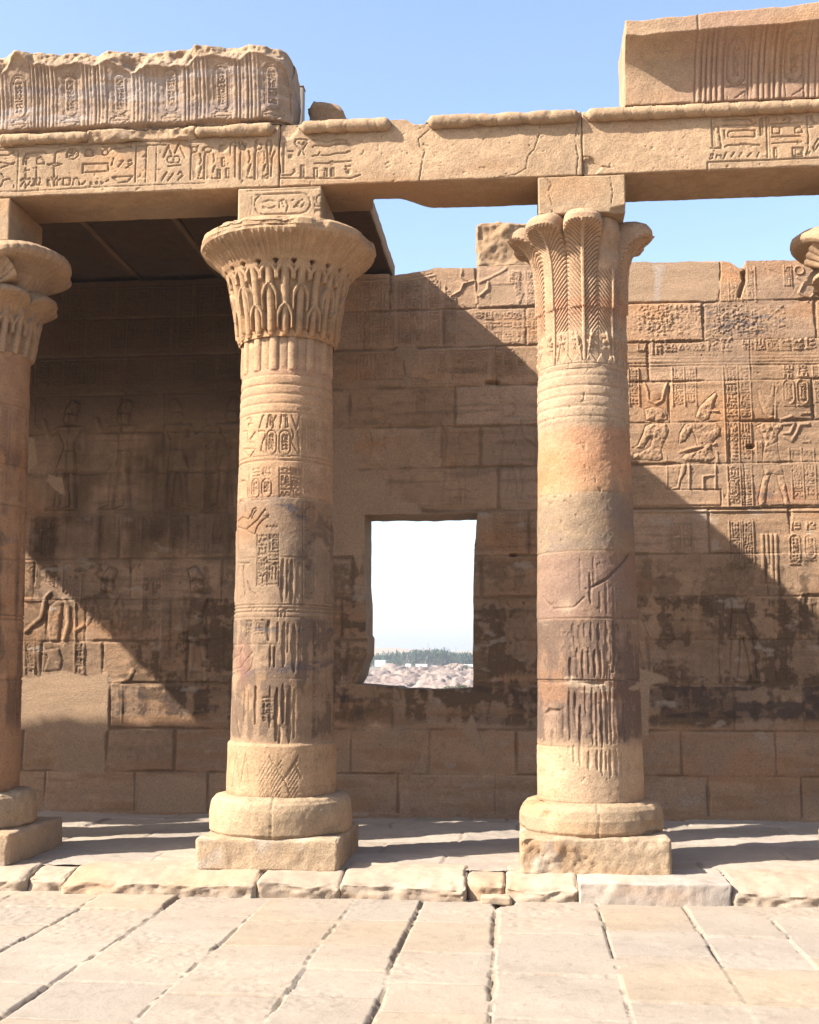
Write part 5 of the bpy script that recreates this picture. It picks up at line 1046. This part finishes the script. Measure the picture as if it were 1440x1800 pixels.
# ================================================================== ROOF SLABS AND WHAT STANDS ON THE ROOF
for i, (a, b, lab) in enumerate(((-9.0, -7.35, 'roof slab at the left end of the surviving portico roof, out of frame'), (-7.35, -5.75, 'roof slab over the bay beyond the left edge of the photo'), (-5.75, -4.345, 'dark roof slab left of the first ceiling joint in the left bay'),
                                 (-4.345, -3.405, 'dark roof slab between the two ceiling joints in the left bay'), (-3.405, -1.425, 'last roof slab of the left bay, its broken end showing behind the bell capital'))):
    wp = (lambda Pn, P: Pn + np.stack([(.10 * ss(6.3, 6.46, P[:, 2]) * -1 - .12 * ss(11.6, 10.2, P[:, 1]) * 0) * (P[:, 0] > -1.6), 0 * P[:, 0], 0 * P[:, 0]], -1)) if i == 4 else None
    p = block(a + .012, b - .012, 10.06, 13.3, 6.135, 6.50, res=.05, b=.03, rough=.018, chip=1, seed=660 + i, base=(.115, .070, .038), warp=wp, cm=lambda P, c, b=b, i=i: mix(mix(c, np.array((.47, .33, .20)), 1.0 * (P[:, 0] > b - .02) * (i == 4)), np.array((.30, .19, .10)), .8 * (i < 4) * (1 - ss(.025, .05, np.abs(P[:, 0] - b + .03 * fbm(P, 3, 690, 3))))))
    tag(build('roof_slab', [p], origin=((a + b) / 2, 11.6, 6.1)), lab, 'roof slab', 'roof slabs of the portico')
x0, z0 = WY(519, 215, 10.12); x1, z1 = WY(533, 150, 10.12)
t = thing('steel_post', 'dark square post standing on the roof behind the end of the broken cornice', 'post', ((x0 + x1) / 2, 10.17, 6.5))
build('post_shaft', [block(x0, x1, 10.12, 10.22, 6.49, z1 - .012, res=.03, b=.004, rough=.001, seed=671, base=(.2, .15, .11))], M_METAL, t, origin=t.location)
build('post_cap', [block(x0 - .006, x1 + .006, 10.112, 10.228, z1 - .010, z1, res=.03, b=.003, rough=.001, seed=672, base=(.2, .15, .11))], M_METAL, t, origin=t.location)
x0, _ = WY(540, 200, 9.72); x1, z1 = WY(612, 178, 9.72)
p = block(x0, x1, 9.72, 10.03, 6.225, z1 + .02, res=.025, b=.06, rough=.04, chip=1, seed=675, base=(.44, .28, .16), top=lambda x, y: -.10 * ss(x1 - .12, x1, x) - .03 * ss(x1 - .3, x1 - .1, x))
tag(build('masonry_block', [p], origin=((x0 + x1) / 2, 9.85, 6.23)), 'reddish broken stone block lying on the beam right of the dark post', 'stone block')

# ================================================================== THE LAND BEYOND THE WINDOW
def worley(X, Y, s):
    ix, iy = np.floor(X).astype(np.int64), np.floor(Y).astype(np.int64); d = np.full(X.shape, 9.); idv = np.zeros(X.shape)
    for a in (-1, 0, 1):
        for b in (-1, 0, 1):
            cx, cy = ix + a, iy + b; px_, py_ = cx + _h(cx, cy, cx * 0, s), cy + _h(cx, cy, cx * 0, s + 1); e = np.hypot(X - px_, Y - py_); m = e < d; d = np.where(m, e, d); idv = np.where(m, _h(cx, cy, cx * 0, s + 2), idv)
    return d, idv
def far_land():
    xs = np.concatenate([-np.geomspace(4000, 45, 50), np.linspace(-44, 20, 330), np.geomspace(21, 4000, 50)])
    ys = np.concatenate([np.linspace(-4000, 14, 60)[:-1], np.linspace(14, 105, 14)[:-1], np.linspace(105, 262, 420)[:-1], np.geomspace(262, 4200, 90)])
    X, Y = np.meshgrid(xs, ys); P = np.stack([X, Y, X * 0], -1)
    far = ss(20, 60, Y); base = -6.0 + far * (np.interp(Y, [0, 110, 150, 200, 235, 262, 330, 450, 620, 900, 1300, 2200, 4200], [0, 0, 2.4, 4.9, 6.3, 6.3, 6.4, 7.6, 9.2, 18.5, 21, 16, 8]))
    n = fbm(P, .05, 801, 4); cell = 1 - np.abs(2 * fbm(P, .16, 802, 4) - 1); c2 = 1 - np.abs(2 * fbm(P, (.42, .30, 1), 803, 3) - 1)
    wx, wy = X + (fbm(P, .3, 811, 3) - .5) * 3, Y + (fbm(P, .3, 812, 3) - .5) * 4; bould = 0; shade_id = 0
    for sc, hh, sd in ((5.5, .8, 820), (2.2, .8, 830), (.9, .3, 840)):
        dd, iv = worley(wx / sc, wy / (sc * 1.5), sd); bould = bould + hh * (np.sqrt(np.clip(1 - (dd / .75) ** 2, 0, 1)) * (.3 + iv) - .35); shade_id = shade_id + iv / 3
    rock = ss(104, 122, Y) * (1 - ss(238, 264, Y)); patch = ss(.30, .52, n)
    Z = base + rock * ((n - .5) * 3.4 + patch * bould) + ss(600, 900, Y) * (fbm(P, (.004, .002, 1), 805, 4) - .5) * 14 + ss(700, 900, Y) * ss(-60, -110, X) * 5
    Z = np.where(Y < 14, -6.0, Z)
    C = np.zeros(X.shape + (3,), np.float32); C[:] = (.30, .235, .195); g = fbm(P, .35, 806, 4); C *= (1 + .5 * (g - .5))[..., None]
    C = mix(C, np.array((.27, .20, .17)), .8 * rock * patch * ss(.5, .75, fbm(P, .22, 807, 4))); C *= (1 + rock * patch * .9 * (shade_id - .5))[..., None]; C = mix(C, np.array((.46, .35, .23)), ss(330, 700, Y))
    C = mix(C, np.array((.20, .21, .10)), .7 * ss(262, 290, Y) * (1 - ss(420, 620, Y)) * ss(.4, .6, fbm(P, .06, 809, 3)))
    o = build('terrain', [(np.stack([X, Y, Z], -1), gfaces(len(ys), len(xs)), C)], M_FAR); tag(o, kind='structure')
far_land()
def scrub(name, label, x, y, z, r, n, seed, col):
    rs = np.random.RandomState(seed); p = rs.normal(0, .42, (n, 3)) * np.array([1, 1, .6]) * r; p[:, 2] = np.abs(p[:, 2]); d = rs.normal(0, 1, (n, 3)); d /= np.linalg.norm(d, axis=1, keepdims=True); e = np.cross(d, rs.normal(0, 1, (n, 3))); e /= np.linalg.norm(e, axis=1, keepdims=True)
    s = r * .16; V = np.stack([p - d * s - e * s * .3, p - d * s + e * s * .3, p + d * s + e * s * .2, p + d * s - e * s * .2], 1) + np.array([x, y, z]); f = np.arange(n * 4).reshape(-1, 4)
    c = np.repeat(np.array(col) * (.7 + .6 * rs.rand(n, 1)), 4, 0); tag(build(name, [(V, f, c)], M_LEAF, origin=(x, y, z), smooth=False), label, 'bush', 'bushes on the granite bank')
for i, (px_, py_, yy, r, lab) in enumerate(((790, 1207, 128, .9, 'low green bush on the rocks just above the window sill'), (812, 1203, 132, .8, 'small green bush at the lower right corner of the window'), (803, 1178, 232, 1.9, 'grey-green bush on the crest of the rocks at the right'), (818, 1176, 238, 1.7, 'grey-green bush at the right end of the rock crest'))):
    x, z = WY(px_, py_, yy); scrub('bush', lab, x, yy, z - .5, r, 260, 820 + i, (.10, .115, .05) if i < 2 else (.07, .10, .07))
def palm_grove():
    rs = np.random.RandomState(31); Vs = []; Fs = []; Cs = []; n = 0
    ex = [440, 560, 640, 660, 690, 715, 735, 750, 765, 780, 800, 820, 835, 860, 1040]; ey = [1159, 1152, 1156, 1153, 1150, 1148, 1146, 1145, 1145, 1146, 1149, 1151, 1152, 1153, 1158]
    for k in range(980):
        y = rs.uniform(440, 620); px_ = rs.uniform(440, 1040); top = np.interp(px_, ex, ey) + rs.exponential(3.2) * 1.0 + rs.uniform(-1.4, .6); x, zt = WY(px_, top, y); zt = max(zt, 3.0); zb = max(zt - rs.uniform(3, 7), 1.8); r = rs.uniform(1.2, 2.6)
        m = 34; a = rs.uniform(0, 6.28, m); el = rs.uniform(-.5, 1.1, m); L = r * rs.uniform(.5, 1.1, m); d = np.stack([np.cos(a) * np.cos(el), np.sin(a) * np.cos(el), np.sin(el)], -1); sd = np.stack([-np.sin(a), np.cos(a), a * 0], -1)
        c0 = np.array([x, y, zt]) + rs.normal(0, .5, (m, 3)) * np.array([1, 1, .5]) * r * .5 - np.array([0, 0, 1]) * rs.rand(m, 1) ** 1.5 * (zt - zb); V = np.stack([c0 - sd * .22, c0 + sd * .22, c0 + d * L[:, None] + sd * .12 - np.array([0, 0, .3]), c0 + d * L[:, None] - sd * .12 - np.array([0, 0, .3])], 1)
        Vs.append(V.reshape(-1, 3)); Fs.append(np.arange(m * 4).reshape(-1, 4) + n); n += m * 4; tone = rs.uniform(.55, 1.35); Cs.append(np.repeat(np.array((.055, .11, .05)) * tone * rs.uniform(.7, 1.3, (m, 1)), 4, 0))
        tw = .16; Vt = np.array([[x - tw, y, zb - 3], [x + tw, y, zb - 3], [x + tw * .7, y, zt], [x - tw * .7, y, zt]]); Vt2 = Vt + np.array([0, .3, 0]); V8 = np.concatenate([Vt, Vt2]); F8 = np.array([[0, 1, 2, 3], [5, 4, 7, 6], [1, 5, 6, 2], [4, 0, 3, 7]]) + n; Vs.append(V8); Fs.append(F8); n += 8; Cs.append(np.tile((.16, .12, .085), (8, 1)))
    o = build('palm_grove', [(np.concatenate(Vs), np.concatenate(Fs), np.concatenate(Cs))], M_LEAF, smooth=False); tag(o, 'hazy green palm grove across the water, seen through the window', 'palm grove', kind='stuff')
palm_grove()
def box(x0, x1, y0, y1, z0, z1):
    V = np.array([[x0, y0, z0], [x1, y0, z0], [x1, y1, z0], [x0, y1, z0], [x0, y0, z1], [x1, y0, z1], [x1, y1, z1], [x0, y1, z1]], float); F = np.array([[0, 3, 2, 1], [4, 5, 6, 7], [0, 1, 5, 4], [1, 2, 6, 5], [2, 3, 7, 6], [3, 0, 4, 7]]); return V, F, np.array((.7, .68, .64))
def house(px0, px1, py0, py1, y, label, depth=4):
    x0, z1 = WY(px0, py0, y); x1, z0 = WY(px1, py1, y); z0 -= 1.2; t = thing('white_house', label, 'house', ((x0 + x1) / 2, y, z0), 'white houses by the palm grove'); w = x1 - x0; h = z1 - z0
    build('wall', [box(x0, x1, y, y + depth, z0, z1)], M_WHITE, t, origin=t.location, smooth=False)
    build('roof', [box(x0 - .08, x1 + .08, y - .08, y + depth + .08, z1 + .002, z1 + .12)], M_WHITE, t, origin=t.location, smooth=False)
    build('door', [box(x0 + w * .45, x0 + w * .45 + .35, y - .03, y - .002, z0 + .9, z0 + .9 + h * .4)], M_DARK, t, origin=t.location, smooth=False)
house(659, 677, 1161, 1165, 400, 'low white house at the left, half way up beside the palms'); house(713, 720, 1167.5, 1172, 340, 'tiny white hut just above the middle of the rocks'); house(731, 750, 1168, 1173, 340, 'brightest white flat-roofed house above the middle of the rocks')
house(800, 840, 1168.5, 1173, 345, 'long low cream building at the right edge of the window'); house(760, 768, 1171, 1174, 345, 'small pale hut right of the brightest white house')
def mast(px_, py, y, label):
    x, z1 = WY(px_, py, y); z0 = 4.0; t = thing('radio_mast', label, 'mast', (x, y, z0), 'radio masts on the skyline')
    legs = [box(x + a - .07, x + a + .07, y + b - .07, y + b + .07, z0, z1) for a, b in ((-.5, -.5), (.5, -.5), (.5, .5), (-.5, .5))]
    for q in legs: build('leg', [q], M_METAL, t, origin=t.location, smooth=False)
    for z in np.arange(z0 + 1, z1, 1.6): build('bracing', [box(x - .43, x + .43, y - .5, y - .43, z, z + .08)], M_METAL, t, origin=t.location, smooth=False)
mast(753, 1130, 760, 'faint lattice mast above the middle of the palm grove'); mast(802, 1137, 760, 'faint lattice mast above the right part of the palm grove')

# ================================================================== HAZE
def haze():
    V, F, _ = box(-4600, 4600, -4600, 4700, -8, 40); o = build('haze', [(V, F, np.array((.8, .8, .8)))], M_FAR, smooth=False); tag(o, kind='stuff'); o.data.materials.clear()
    m = D.materials.new('haze_air'); m.use_nodes = True; t = m.node_tree; t.nodes.remove(t.nodes['Principled BSDF']); v = t.nodes.new('ShaderNodeVolumePrincipled')
    v.inputs['Color'].default_value = (.64, .68, .75, 1); v.inputs['Density'].default_value = .0006; v.inputs['Anisotropy'].default_value = .2; t.links.new(v.outputs[0], t.nodes['Material Output'].inputs['Volume']); o.data.materials.append(m)
haze()
